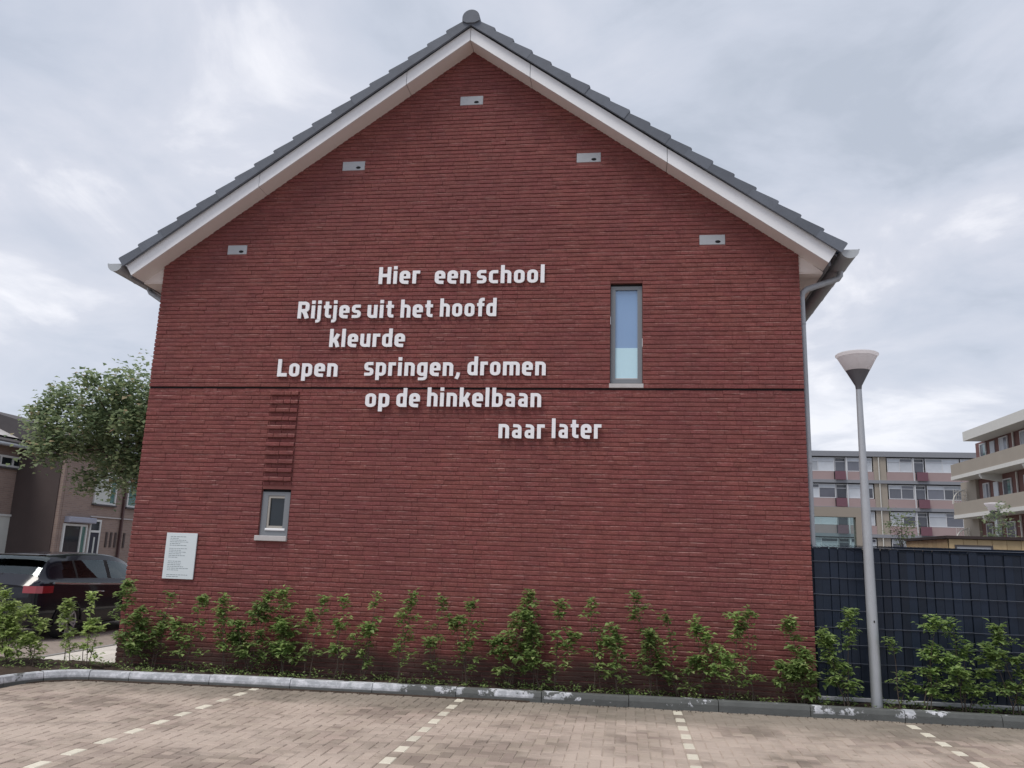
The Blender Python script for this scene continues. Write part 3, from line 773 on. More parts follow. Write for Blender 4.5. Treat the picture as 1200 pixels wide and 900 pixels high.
# ================================================================== LAMPS
def make_lamp(loc, label):
    r = thing('street_lamp', label, 'street lamp', loc, 'street lamps with conical heads')
    q = MB(); q.lathe([(.0, 0), (.066, 0), (.064, 1.2), (.056, 2.4), (.045, 3.0), (.036, 3.92), (0, 3.92)], (0,0,0), 20); p = q.build('pole', M_pole, r, smooth=True)
    q = MB(); q.box((-.002, -.0665, 1.0), (.014, -.06, 1.025)); q.build('pole_bolt', M_dark, p)
    q = MB(); q.lathe([(.036, 3.90), (.042, 3.95), (.145, 4.145), (.148, 4.15), (0, 4.15)], (0,0,0), 32); q.build('lower_cone', M_lampdark, r, smooth=True)
    q = MB(); q.lathe([(.147, 4.148), (.150, 4.150), (.245, 4.325), (.243, 4.33), (0, 4.33)], (0,0,0), 32)
    q.build('diffuser', M_diff, r, smooth=True)
    q = MB(); q.lathe([(.24, 4.322), (.268, 4.348), (.272, 4.362), (.255, 4.374), (.10, 4.392), (0, 4.395)], (0,0,0), 32); q.build('cap', M_diff, r, smooth=True)
    return r
M_diff = mat('opal_diffuser', (.85, .83, .84), .35, .05)
n_ = M_diff.node_tree.nodes; l_ = M_diff.node_tree.links; t2 = n_.new('ShaderNodeBsdfTranslucent'); t2.inputs[0].default_value = (.85, .83, .84, 1); m2 = n_.new('ShaderNodeMixShader'); m2.inputs[0].default_value = .65; l_.new(n_['Principled BSDF'].outputs[0], m2.inputs[1]); l_.new(t2.outputs[0], m2.inputs[2]); l_.new(m2.outputs[0], n_['Material Output'].inputs[0])
lp = make_lamp((9.716, -.151, .0), 'tall grey lamp post with conical head in front of the navy fence')
lp.scale = (.955, .955, .973)
lp2 = copy_tree(lp, None, kidmap(lp)); lp2.location = (17.1, 14, -.75); lp2.rotation_euler[2] = 1
lp2['label'] = 'far lamp head half seen before the galleries of the right flats'

# ================================================================== SHRUBS
def leaf(q, p, d, L, w, up=None):
    """ovate folded leaf, four triangles"""
    d = d.normalized(); s_ = d.cross(Vector((random.uniform(-.4, .4), random.uniform(-.4, .4), 1))); 
    if s_.length < .05: s_ = Vector((1, 0, 0))
    s_.normalize(); n = s_.cross(d); k = len(q.v)
    q.v += [tuple(p), tuple(p+d*L*.45+s_*w+n*w*.35), tuple(p+d*L-n*L*.12), tuple(p+d*L*.45-s_*w+n*w*.35), tuple(p+d*L*.5)]
    q.f += [(k, k+4, k+1), (k+1, k+4, k+2), (k, k+3, k+4), (k+3, k+2, k+4)]
def shrub(x, y, h, wd, dens, label, mt=None, low=.25, seed=0):
    random.seed(seed*7+3); wd *= 1.15
    r = thing('shrub', label, 'shrub', (x, y, .01), 'young shrubs along the kerb')
    st = MB(); lf = MB()
    ns = random.choice((2, 2, 3)) if wd < .3 else random.choice((3, 4))
    tips = []
    for s_ in range(ns):
        ang_ = random.uniform(0, 6.28) if s_ else random.choice((0, 3.1)); lean = wd*random.uniform(.35, 1.05)*(.45 if s_ == 0 else 1); hh = h*(1 if s_ == 0 else random.uniform(.45, .88))
        bx_, by_ = random.uniform(-.06, .06), random.uniform(-.03, .03); P = []
        for i in range(7):
            t = i/6; P.append(Vector((bx_+math.cos(ang_)*lean*t**1.3+random.uniform(-.018, .018), by_+math.sin(ang_)*lean*.35*t**1.3+random.uniform(-.01, .01), hh*t)))
        st.tube(P, [.0065*(1-.75*i/6) for i in range(7)], 5)
        nt_ = int(8*min(dens, 1.6))
        gap0 = random.uniform(.2, .8)
        for k in range(nt_):
            t = low+(1-low)*(k+random.random())/nt_
            if abs(t-gap0) < .07: continue        # a bare stretch of stem
            i = min(5, int(t*6)); b = P[i].lerp(P[i+1], t*6-i)
            a2 = k*2.4+random.uniform(-.5, .5); tl_ = wd*random.uniform(.25, .8)*(1.15-t*.75)
            e_ = b+Vector((math.cos(a2)*tl_, math.sin(a2)*tl_*.5, tl_*random.uniform(.05, .6)))
            st.tube([b, b.lerp(e_, .5)+Vector((0, 0, .01)), e_], [.0035, .0025, .0015], 4)
            tips.append((b, e_, 1))
        tips.append((P[5], P[6], 1.6)); tips.append((P[4], P[6], 1.2))
    for b, e_, wgt in tips:
        nl = int(random.uniform(10, 24)*min(dens, 1.7)*wgt)
        ax = (e_-b).normalized(); big = random.uniform(.8, 1.15)
        for k in range(nl):
            t = random.uniform(.2, 1.08)**.6; p = b.lerp(e_, t)
            aa = random.uniform(0, 6.28)
            d = Vector((math.cos(aa), math.sin(aa), random.uniform(-.55, .35)))+ax*.4
            p = p+Vector((random.gauss(0, .028), random.gauss(0, .022), random.gauss(0, .022)))
            L = random.uniform(.045, .098)*big; leaf(lf, p, d, L, L*.30)
    st.build('stem', M_bark, r)
    lf.build('leaves', mt or M_leaf, r, kind='stuff')
    return r
SH = [ # x, height, width, density, label
 (-1.45, .98, .42, 1.5, 'bushy yellow green shrub at the far left edge, before the tailgate of the car', 1),
 (-1.10, .90, .34, 1.4, 'yellow green shrub below the red tail light of the black car', 1),
 (-.78, .72, .26, 1.1, 'low shrub before the rear wheel of the black car', 1),
 (-.36, .84, .20, 1.0, 'thin shrub before the car door, over the white pavement slabs', 1),
 (-.10, .94, .18, .9, 'slim shrub just outside the left corner of the brick wall', 1),
 (.38, 1.09, .34, 1.5, 'tall loose shrub at the left corner of the brick wall', 0),
 (.72, .98, .26, .9, 'wispy shrub right below the information panel', 0),
 (1.15, .93, .24, 1.3, 'compact shrub just right of the information panel', 0),
 (1.72, .95, .24, 1.1, 'shrub with bare foot below the small window, left side', 0),
 (2.06, 1.02, .36, 1.5, 'dense dark shrub below the sill of the small window', 0),
 (2.46, 1.03, .30, 1.4, 'leafy shrub right of the small window with foliage to the soil', 0),
 (2.83, .98, .22, .9, 'thin shrub beside the leafy one right of the small window', 0),
 (3.22, .97, .24, .9, 'sparse shrub below the word Lopen, thin stemmed', 0),
 (3.57, 1.08, .20, .8, 'open twiggy shrub with a leaf tuft at its top', 0),
 (4.05, 1.09, .26, 1.0, 'shrub with a round head on a bare stem, below the word springen', 0),
 (4.44, 1.03, .20, 1.0, 'narrow upright shrub like a column left of the biggest one', 0),
 (4.83, 1.03, .26, 1.0, 'forked shrub touching the biggest bush from the left', 0),
 (5.38, 1.14, .40, 2.2, 'biggest and brightest bush in the middle of the bed', 0),
 (5.72, .90, .26, 1.0, 'lower shrub leaning on the right side of the biggest bush', 0),
 (6.02, 1.07, .24, 1.2, 'tall slim shrub on its own below the word later', 0),
 (6.47, 1.08, .20, .8, 'gappy shrub below the tall window, left side', 0),
 (6.78, .80, .18, .9, 'short bright shrub below the tall window', 0),
 (7.15, 1.18, .34, 1.3, 'tallest shrub of the right half, pointed top', 0),
 (7.46, .96, .22, 1.0, 'shrub filling the gap right of the tall pointed one', 0),
 (7.72, .92, .26, .9, 'pale loose shrub with drooping twigs', 0),
 (8.02, .98, .34, 1.3, 'broad shrub with a bright flat leaf tier', 0),
 (8.33, 1.02, .24, .8, 'airy shrub with a high side twig, two before the wall corner', 0),
 (8.86, .95, .28, 1.5, 'thick shrub at the right corner of the brick wall', 0),
 (9.33, 1.08, .28, 1.6, 'tall dark shrub between the wall corner and the lamp post', 0),
 (9.98, .78, .16, .7, 'small thin shrub right of the lamp post', 0),
 (10.24, 1.04, .30, 1.4, 'bright shrub before the navy fence, second from the lamp post', 0),
 (10.62, 1.00, .34, 1.1, 'wide trailing shrub in the middle of the navy fence', 0),
 (11.15, .98, .34, 1.9, 'full bright shrub at the right edge of the picture', 0)]
for i, (x, h, wd, dn, lab, yel) in enumerate(SH):
    shrub(x, -.32+((i*37) % 7)*.012 if x > 0 else -.42-((i*29) % 5)*.05, h, wd, dn, lab, M_leafy if yel else M_leaf, .22, i+1)
random.seed(99)
# weeds and seedlings on the bed
q = MB()
for i in range(520):
    x = random.uniform(-1.6, 12.4); y = random.uniform(kf(max(x, -.3))+.18, -.03) if x > 0 else random.uniform(-.9, .05)
    if x > 9.1: y = random.uniform(kf(x)+.18, .05)
    n = random.randint(3, 9); hh = random.uniform(.01, .09)*(1.6 if random.random() < .2 else 1)
    for k in range(n):
        a2 = random.uniform(0, 6.28); leaf(q, Vector((x+random.gauss(0, .03), y+random.gauss(0, .02), .02+hh*random.random())), Vector((math.cos(a2), math.sin(a2), random.uniform(.1, .9))), random.uniform(.03, .055), random.uniform(.008, .014))
w_ = q.build('weeds', M_leaf, kind='stuff'); w_['label'] = 'low weeds and seedlings on the dark soil of the bed'; w_['category'] = 'weeds'
# clods and dead leaves at the kerb foot and on the bed
q = MB()
for i in range(900):
    x = random.uniform(-.2, 12.4)
    if i < 380: y = kf(max(x, -.3))-abs(random.gauss(0, .05))-.005; z = ZP; s_ = random.uniform(.004, .012)
    else: y = random.uniform(kf(max(x, -.3))+.15, -.02); z = .012; s_ = random.uniform(.008, .026)
    v = [Vector((random.uniform(-1, 1), random.uniform(-1, 1), random.uniform(-.2, 1)))*s_ for _ in range(4)]; c = Vector((x, y, z+s_*.3)); k = len(q.v)
    q.v += [tuple(c+p) for p in (Vector((s_, 0, 0)), Vector((-s_*.6, s_*.9, 0)), Vector((-s_*.6, -s_*.9, 0)), Vector((v[0].x*.3, v[1].y*.3, s_*random.uniform(.6, 1.2))))]
    q.f += [(k, k+1, k+3), (k+1, k+2, k+3), (k+2, k, k+3)]
for i in range(700):  # dark ragged strip along the kerb foot
    x = -.25+i*.0085; y0_ = kf(max(x, -.3))-.001; wv = lambda xx: .018+.030*max(0, math.sin(xx*5.1)*.5+math.sin(xx*13.7)*.3+math.sin(xx*41)*.35)*(1 if xx < 4 else .4)
    k = len(q.v); q.v += [(x, y0_, ZP+.016), (x+.0085, kf(max(x+.0085, -.3))-.001, ZP+.016), (x+.0085, y0_-wv(x+.0085), ZP-.001), (x, y0_-wv(x), ZP-.001)]; q.f.append((k, k+3, k+2, k+1))
w_ = q.build('soil_crumbs_and_strip', M_soil, kind='stuff'); w_['label'] = 'crumbs of dark soil on the bed, and a dark strip along the kerb foot'; w_['category'] = 'soil'

# ================================================================== TREE
def tree(name, label, cat, base, h_trunk, crown_c, crown_r, nleaf, lm, leafL, seed, nb=16, rad=.13, group=None, clump=.32, extra_c=None):
    random.seed(seed); r = thing(name, label, cat, base, group)
    tk = MB(); c = Vector(crown_c)
    top = Vector((c.x*.6, c.y*.6, c.z+.3*crown_r[2]))
    P = [Vector((0, 0, -.2)), Vector((.02, .01, h_trunk*.5)), Vector((c.x*.25, c.y*.25, h_trunk)), (Vector((c.x*.25, c.y*.25, h_trunk))+top)/2, top]
    tk.tube(P, [rad, rad*.85, rad*.7, rad*.4, rad*.12], 9); tk.build('trunk', M_bark, r, smooth=True)
    br = MB(); lf = MB(); cents = []
    for i in range(nb*6):
        for _ in range(30):
            v = Vector((random.uniform(-1, 1), random.uniform(-1, 1), random.uniform(-1, 1)))
            if .25 < v.length < 1: break
        cents.append((c+Vector((v.x*crown_r[0], v.y*crown_r[1], v.z*crown_r[2])), v))
    for i in range(nb):
        e_, v = cents[i]; a = P[2].lerp(P[4], random.uniform(0, .7)); mid = a.lerp(e_, .5)+Vector((0, 0, .15*crown_r[2]*random.random()))
        br.tube([a, mid, e_], [rad*.32, rad*.18, rad*.05], 6)
        for k in range(3):
            e2 = cents[(i*5+k*7) % len(cents)][0]
            if (e2-mid).length < crown_r[0]*1.1: br.tube([mid, mid.lerp(e2, .6)+Vector((0, 0, .05)), e2], [rad*.12, rad*.07, rad*.03], 5)
    br.build('branches', M_bark, r, kind='stuff')
    for i in range(nleaf):
        e_, v = cents[i % len(cents)]; sz = clump*crown_r[0]*(.6+.7*((i % len(cents))*0.37 % 1))
        gg = Vector((random.gauss(0, .42), random.gauss(0, .42), random.gauss(0, .36)))
        if gg.length > .95: gg *= .6
        p = e_+gg*sz
        aa = random.uniform(0, 6.28); L = leafL*random.uniform(.7, 1.3)
        leaf(lf, p, Vector((math.cos(aa), math.sin(aa), random.uniform(-.7, .35))), L, L*.42)
    lf.build('crown', lm, r, kind='stuff'); return r
tree('street_tree', 'round green tree with a few reddish leaves behind the left edge of the brick wall', 'tree', (-4.75, 8.1, -.05), 2.6, (-.55, 0, 4.30), (2.5, 2.0, 1.8), 20000, M_tleaf, .125, 21, 20, .12, clump=.27)
tree('sapling', 'thin sparse sapling standing before the far flats', 'tree', (15.2, 16, -.3), 1.9, (0, 0, 3.1), (.42, .42, .75), 330, M_tleaf, .09, 5, 9, .03, 'saplings beyond the fence', .5)
tree('sapling', 'twiggy sapling beside the far lamp head at the right', 'tree', (16.4, 12.0, -.3), 1.9, (0, 0, 2.95), (.42, .42, .75), 420, M_tleaf, .09, 8, 9, .03, 'saplings beyond the fence', .5)
random.seed(4)

# ================================================================== CAR
CARP = mat('black_car_paint', (.006, .007, .014), .16, spec=.3, coat=.4)
CARG = bpy.data.materials.new('car_glass'); CARG.use_nodes = True; n = CARG.node_tree.nodes; l = CARG.node_tree.links
tr_ = n.new('ShaderNodeBsdfTransparent'); tr_.inputs[0].default_value = (.42, .52, .53, 1); gl = n.new('ShaderNodeBsdfGlossy'); gl.inputs['Roughness'].default_value = .02; gl.inputs[0].default_value = (.85, .97, 1, 1)
fr_ = n.new('ShaderNodeFresnel'); fr_.inputs[0].default_value = 1.75; mx_ = n.new('ShaderNodeMixShader'); l.new(fr_.outputs[0], mx_.inputs[0]); l.new(tr_.outputs[0], mx_.inputs[1]); l.new(gl.outputs[0], mx_.inputs[2]); l.new(mx_.outputs[0], n['Material Output'].inputs[0])
M_black = mat('black_plastic', (.012, .012, .013), .6)
M_tyre = mat('tyre', (.018, .018, .019), .85)
M_alloy = mat('alloy_rim', (.42, .43, .46), .3, metal=.7)
M_red = mat('red_lamp_glass', (.26, .012, .020), .12, coat=1.0)
M_chrome = mat('chrome', (.70, .72, .75), .15, metal=.9)
def crm(K, t):      # catmull-rom through list of (t, values)
    for i in range(len(K)-1):
        if t <= K[i+1][0] or i == len(K)-2:
            a, b = K[i], K[i+1]; u = (t-a[0])/(b[0]-a[0]); p0 = K[max(i-1, 0)]; p3 = K[min(i+2, len(K)-1)]
            o = []
            for j in range(1, len(a)):
                m1 = (b[j]-p0[j])/(b[0]-p0[0])*(b[0]-a[0]); m2 = (p3[j]-a[j])/(p3[0]-a[0])*(b[0]-a[0])
                u2, u3 = u*u, u*u*u; o.append((2*u3-3*u2+1)*a[j]+(u3-2*u2+u)*m1+(-2*u3+3*u2)*b[j]+(u3-u2)*m2)
            return o
car = thing('parked_car', 'black hatchback parked beside the house seen from behind, red tail light towards us', 'car', (-3.98, 2.42, -.09), rz=math.radians(-1))
# stations along y from the tail: y, half width, belt z, roof z, roof half width, bottom z
K = [(0.0, .70, .92, .93, .60, .36), (.07, .82, .98, 1.00, .66, .26), (.16, .865, 1.00, 1.10, .665, .22), (.34, .88, 1.00, 1.31, .63, .20), (.52, .885, .99, 1.425, .60, .19), (.9, .89, .975, 1.46, .60, .19), (1.6, .895, .955, 1.485, .61, .19),
     (2.3, .895, .935, 1.455, .605, .19), (2.75, .89, .925, 1.33, .595, .19), (3.15, .885, .915, 1.10, .64, .19), (3.45, .875, .90, .955, .68, .19), (3.9, .84, .80, .84, .62, .20), (4.15, .76, .66, .70, .55, .24), (4.24, .62, .55, .57, .45, .32)]
ny = 76; ringn = 0; grid = []
ysl = [4.24*(i/ny) for i in range(ny+1)]
for y in ysl:
    hw_, zb_, zr_, rw, z0_ = crm(K, y)
    zr_ = max(zr_, zb_+.005)
    prof = [(0, z0_), (hw_*.80, z0_), (hw_*.95, z0_+.04), (hw_*.99, z0_+.15), (hw_, z0_+.33), (hw_*.992, (z0_+zb_)/2+.1), (hw_*1.0, zb_-.10), (hw_*.985, zb_-.03), (hw_*.945, zb_)]
    for k in range(1, 6):
        t = k/6; prof.append((hw_*.935+(rw+.02-hw_*.935)*t**1.15, zb_+(zr_-.035-zb_)*t))
    prof += [(rw+.01, zr_-.03), (rw*.93, zr_-.008), (rw*.7, zr_+.006), (rw*.35, zr_+.014), (0, zr_+.016)]
    grid.append([(x, y, z) for x, z in prof])
nr = len(grid[0])
regs = {}
def reg(i, j):
    yc = (ysl[i]+ysl[i+1])/2
    if 9 <= j <= 12:   # side glass rows
        tl_ = (j-8.5)/6
        lo, hi = .66, 3.10-(tl_*.55)
        if lo+tl_*.12 < yc < hi:
            if abs(yc-(1.02)) < .03 or abs(yc-1.95) < .045: return 'pillar' if yc < 1.5 else 'pillar2'
            return 'side_window' if yc < 1.02 else ('side_window2' if yc < 1.95 else 'side_window3')
    if j >= 14 and .14 < yc < .50: return 'rear_window' if j >= 14 else 'body'
    if j >= 14 and 2.48 < yc < 3.40: return 'windscreen'
    return 'body'
for i in range(ny):
    for j in range(nr-1):
        regs.setdefault(reg(i, j), []).append((i, j))
mt_ = {'body': CARP, 'pillar': M_black, 'side_window': CARG, 'rear_window': CARG, 'windscreen': CARG}
for nm, L in regs.items():
    split = nm[:4] in ('side', 'pill')
    for sides in (((1,), (-1,)) if split else ((1, -1),)):
        q = MB(); idx = {}
        def vid(s_, i, j):
            key = (s_, i, j) if grid[i][j][0] > 1e-6 else (1, i, j)
            if key not in idx: x, y, z = grid[i][j]; idx[key] = len(q.v); q.v.append((s_*x, y, z))
            return idx[key]
        for (i, j) in L:
            for s_ in sides:
                f = (vid(s_, i, j), vid(s_, i+1, j), vid(s_, i+1, j+1), vid(s_, i, j+1)); q.f.append(f if s_ > 0 else f[::-1])
        if nm == 'body':
            q.f.append(tuple(vid(1, 0, j) for j in range(nr))+tuple(vid(-1, 0, j) for j in range(nr-2, 0, -1)))
        base = nm.rstrip('23')
        q.build({'pillar': 'window_pillar'}.get(base, base), mt_[base], car, smooth=True, fix=(nm == 'body'))
for s_ in (1, -1):
    # tail lamp wraps round the corner
    q = MB(); pts_ = [(.57, -.008), (.66, -.002), (.79, .030), (.868, .10), (.885, .24), (.888, .34)]
    for a, b in zip(pts_[:-1], pts_[1:]):
        za, zb2 = .80, .93
        q.poly([(s_*a[0]+s_*.012, a[1]-.02, za+.01), (s_*b[0]+s_*.012, b[1]-.02, za+.01), (s_*b[0]*.985+s_*.012, b[1]-.0, zb2), (s_*a[0]*.985+s_*.012, a[1]+.0, zb2)])
    q.build('tail_light', M_red, car)
    q = MB(); q.tube([(s_*(crm(K, y)[0]*.985+.006), y, crm(K, y)[1]-.022) for y in [.35+.1*k for k in range(27)]], .019, 6); q.build('belt_glint', M_chrome, car, smooth=True)  # bright tube stands in for light reflected along the belt shoulder
    for yh in (1.50, 2.45):
        q = MB(); q.tube([(s_*.905, yh, .80), (s_*.925, yh+.03, .80), (s_*.925, yh+.17, .795), (s_*.905, yh+.20, .795)], .012, 6); q.build('door_handle', M_chrome, car, smooth=True)
    for yw in (.80, 3.40):
        wh = bpy.data.objects.new('wheel', None); COL.objects.link(wh); wh.parent = car; wh.location = (s_*.80, yw, .31); wh.rotation_euler = (0, s_*math.pi/2, 0)
        q = MB(); q.lathe([(.20, -.09), (.30, -.09), (.315, -.07), (.315, .07), (.30, .098), (.225, .10)], (0,0,0), 28); q.build('tyre', M_tyre, wh, smooth=True)
        q = MB(); q.lathe([(.225, .09), (.218, .105), (.205, .09), (.20, -.05)], (0,0,0), 28); q.lathe([(0, .095), (.04, .095), (.05, .08)], (0,0,0), 14)
        for k in range(5):
            a0 = 2*math.pi*k/5
            for da in (-.16, .16):
                d = Vector((math.cos(a0+da), math.sin(a0+da), 0)); n_ = Vector((-d.y, d.x, 0)); c0 = Vector((math.cos(a0), math.sin(a0), 0))*.04
                q.poly([c0-n_*.014+Vector((0,0,.09)), d*.212-n_*.018+Vector((0,0,.098)), d*.212+n_*.018+Vector((0,0,.098)), c0+n_*.014+Vector((0,0,.09))])
        q.build('rim', M_alloy, wh)
        q = MB(); q.lathe([(0, .02), (.21, .02)], (0,0,0), 20); q.build('brake_disc', M_dark, wh)
        # arch lip
        q = MB(); q.tube([(s_*.893, yw+.36*math.cos(math.pi*k/14), .30+.36*math.sin(math.pi*k/14)) for k in range(15)], .016, 6); q.build('wheel_arch_lip', M_black, car, smooth=True)
    q = MB(); q.box((min(s_*.90, s_*1.02), 2.86, .96), (max(s_*.90, s_*1.02), 3.0, 1.08)); q.build('door_mirror', CARP, car)
q = MB(); q.block((-.80, .06, .34), (1.6, 0, 0), (0, 0, .26), (0, -.10, 0), .05); q.build('rear_bumper', CARP, car)
q = MB(); q.block((-.60, .40, 1.425), (1.2, 0, 0), (0, 0, .030), (0, -.17, 0), .012); q.build('roof_spoiler', M_black, car)
q = MB(); q.tube([(-.02, .165, 1.10), (.12, .185, 1.13), (.30, .185, 1.115)], .010, 6); q.tube([(-.06, .16, 1.09), (.0, .16, 1.10)], .018, 6); q.build('rear_wiper', M_black, car)
for (sx_, sy_, sz_, nm_) in ((-.38, 2.30, 1.18, 'front_seat'), (.38, 2.30, 1.18, 'front_seat'), (-.42, 1.25, 1.10, 'rear_seat'), (.0, 1.22, 1.10, 'rear_seat'), (.42, 1.25, 1.10, 'rear_seat')):
    q = MB(); q.block((sx_-.22, sy_, .45), (.44, 0, 0), (0, .06, sz_-.55), (0, -.13, 0), .03); q.block((sx_-.12, sy_+.05, sz_-.08), (.24, 0, 0), (0, .02, .19), (0, -.10, 0), .03); q.block((sx_-.22, sy_, .42), (.44, 0, 0), (0, .5, 0), (0, 0, .12), .03); q.build(nm_, M_black, car, kind=None)
q = MB(); q.tube([(-.38+.17*math.cos(2*math.pi*k/16), 2.92+.05*math.sin(2*math.pi*k/16), .98+.17*math.sin(2*math.pi*k/16)) for k in range(17)], .014, 6, False); q.build('steering_wheel', M_black, car)
em = MB(); rr_ = .062
em.tube([(rr_*math.cos(2*math.pi*k/24), -.018, .86+rr_*math.sin(2*math.pi*k/24)) for k in range(25)], .008, 6, False)
for P in ([(-.022, .052), (0, -.002), (.022, .052)], [(-.054, .026), (-.024, -.054), (0, .002), (.024, -.054), (.054, .026)]):
    em.tube([(a, -.020, .86+b) for a, b in P], .006, 5)
em.build('emblem', M_chrome, car, smooth=True)

# ================================================================== LEFT ROW HOUSES
M_lb = mat('brown_row_brick', (.27, .20, .175), .9, .12, .0, 3, .3, 60)
def add_courses(M, c1, c2, mortar, axis='x'):
    t = M.node_tree; n = t.nodes; l = t.links; b = n['Principled BSDF']; geo = n.new('ShaderNodeNewGeometry')
    mp = n.new('ShaderNodeMapping'); l.new(geo.outputs['Position'], mp.inputs[0]); mp.inputs['Rotation'].default_value = (math.radians(90), 0, 0) if axis == 'y' else (0, math.radians(90), math.radians(90))
    sp = n.new('ShaderNodeSeparateXYZ'); l.new(geo.outputs['Position'], sp.inputs[0]); cb_ = n.new('ShaderNodeCombineXYZ')
    ad = n.new('ShaderNodeMath'); ad.operation = 'ADD'; l.new(sp.outputs[0], ad.inputs[0]); l.new(sp.outputs[1], ad.inputs[1])
    l.new(ad.outputs[0], cb_.inputs[0]); l.new(sp.outputs[2], cb_.inputs[1])
    bt = n.new('ShaderNodeTexBrick'); l.new(cb_.outputs[0], bt.inputs['Vector']); bt.inputs['Scale'].default_value = 1.0
    bt.inputs['Brick Width'].default_value = .22; bt.inputs['Row Height'].default_value = .0625; bt.inputs['Mortar Size'].default_value = .006
    bt.inputs['Color1'].default_value = (*c1, 1); bt.inputs['Color2'].default_value = (*c2, 1); bt.inputs['Mortar'].default_value = (*mortar, 1)
    mx = n.new('ShaderNodeMix'); mx.data_type = 'RGBA'; mx.inputs[0].default_value = .8
    l.new(b.inputs['Base Color'].links[0].from_socket, mx.inputs[6]); l.new(bt.outputs[0], mx.inputs[7]); l.new(mx.outputs[2], b.inputs['Base Color'])
add_courses(M_lb, (.30, .22, .185), (.23, .165, .145), (.30, .27, .25))
M_gab = mat('shaded_wall_brown', (.080, .062, .060), .9, .12, 0, 2)  # the gable's shade is put into this dark colour; wall slots share it
M_lt = mat('dark_roof', (.075, .068, .072), .8, .2, 0, 3)
M_wf = mat('white_paint', (.62, .64, .64), .5, .05)
M_green = mat('green_glass', (.03, .14, .12), .08, spec=1, coat=1)
M_curt = mat('pale_curtain', (.55, .58, .56), .9, .08, 0, 3)
def east_window(par, X, y0, y1, z0, z1, label=None, mull=(), pane=None, depth=.06, trans=None):
    """window in a wall facing +x"""
    w = bpy.data.objects.new('window', None); COL.objects.link(w); w.parent = par
    if label: w['label'] = label
    q = MB(); t = .07
    q.box((X, y0, z0), (X+depth, y0+t, z1)); q.box((X, y1-t, z0), (X+depth, y1, z1)); q.box((X, y0+t, z1-t), (X+depth, y1-t, z1)); q.box((X, y0+t, z0), (X+depth, y1-t, z0+t))
    for m_ in mull: q.box((X, m_-.03, z0+t), (X+depth-.003, m_+.03, z1-t))
    q.build('frame', M_wf, w)
    ed = [y0+t]+[m_ for m_ in mull]+[y1-t]
    for k in range(len(ed)-1): bx('pane', (X+.005, ed[k]+(.03 if k else 0), z0+t), (X+.02, ed[k+1]-(.03 if k < len(ed)-2 else 0), z1-t), (pane[k] if isinstance(pane, list) else pane) or M_glass, w)
    q = MB(); q.box((X, y0-.05, z0-.06), (X+depth+.04, y1+.05, z0-.002)); q.build('sill', M_lt, w)
    return w
hA = thing('row_house', 'brown brick row house at the far left edge with a large white framed window', 'house', (-14, 15.1, 0))
def L_(x): return x
def P_(par, name, a, b, m): # world box under translated thing
    o = par.location; q = MB(); q.box((a[0]-o.x, a[1]-o.y, a[2]-o.z), (b[0]-o.x, b[1]-o.y, b[2]-o.z)); return q.build(name, m, par)
P_(hA, 'wall', (-22, 8.0, -.3), (-14, 15.4, 4.75), M_lb)
P_(hA, 'downpipe', (-13.98, 15.13, 0), (-13.90, 15.21, 4.6), M_lt)
def EW(par, X, y0, y1, z0, z1, **k):
    o = par.location; k2 = dict(k)
    if 'mull' in k2: k2['mull'] = [m_-o.y for m_ in k2['mull']]
    return east_window(par, X-o.x, y0-o.y, y1-o.y, z0-o.z, z1-o.z, **k2)
EW(hA, -14, 12.6, 15.03, 1.05, 2.45, pane=M_curt, mull=[13.6], label='large ground floor window with pale blind')
EW(hA, -14, 12.6, 15.08, 4.02, 4.40, pane=M_glass, mull=[13.9, 14.45], label='narrow upper strip window under the gutter')
q = MB(); q.prism([(-8.2, 4.75), (.35, 4.75), (.35, 4.85), (-3.9, 6.62), (-8.2, 4.85)], -7.1, .35); q.build('roof', M_lt, hA)
q = MB(); q.tube([(.42, -7.1, 4.72), (.42, .36, 4.72)], .06, 8); q.build('gutter', M_zinc, hA, smooth=True)
# pale panel in the roof slope, its glare put into the colour
sld = Vector((-4.25, 0, 1.77)).normalized()
q = MB(); a = Vector((.05, -2.6, 5.04)); q.poly([a, a+Vector((0, 2.5, 0)), a+Vector((0, 1.9, 0))+sld*1.5, a+sld*1.5]); q.build('roof_glare_panel', M_sill, hA)
q = MB(); q.box((-2.9, -1.2, 5.6), (-2.6, -.8, 6.75)); q.build('chimney', M_lt, hA)
hB = thing('row_house', 'brown brick row house behind the tree with a dark bare gable and blue front door', 'house', (-12.2, 14.75, 0))
P_(hB, 'wall', (-20, 14.9, -.3), (-12.2, 32, 4.99), M_lb)
P_(hB, 'gable_wall', (-20, 14.75, -.3), (-12.35, 14.895, 4.99), M_gab)
P_(hB, 'corner_pier', (-12.345, 14.78, -.3), (-12.21, 14.897, 4.985), M_lb)
q = MB(); q.prism([(-8, 5.0), (.3, 5.0), (.3, 5.1), (-3.8, 6.2), (-8, 5.1)], -.2, 17.4); q.build('roof', M_lt, hB)
q = MB(); q.tube([(.36, -.2, 4.98), (.36, 17.4, 4.98)], .06, 8); q.build('gutter', M_zinc, hB, smooth=True)
q = MB(); q.block((0, .35, 2.26), (0, 1.45, 0), (0, 0, .20), (.22, 0, 0), .03); q.build('awning_box', mat('awning_grey', (.34, .36, .44), .4), hB)
EW(hB, -12.2, 15.05, 16.30, .55, 2.22, pane=[M_glass, M_green], mull=[15.98], label='ground floor window under the awning box')
w = EW(hB, -12.2, 16.42, 17.05, .0, 2.42, pane=M_glass, label='door frame'); w.name = 'door_frame'
P_(hB, 'door', (-12.2, 16.50, .02), (-12.15, 16.97, 1.95), mat('blue_black_door', (.02, .025, .045), .3))
P_(hB, 'door_glass', (-12.148, 16.70, .4), (-12.14, 16.78, 1.8), M_curt)
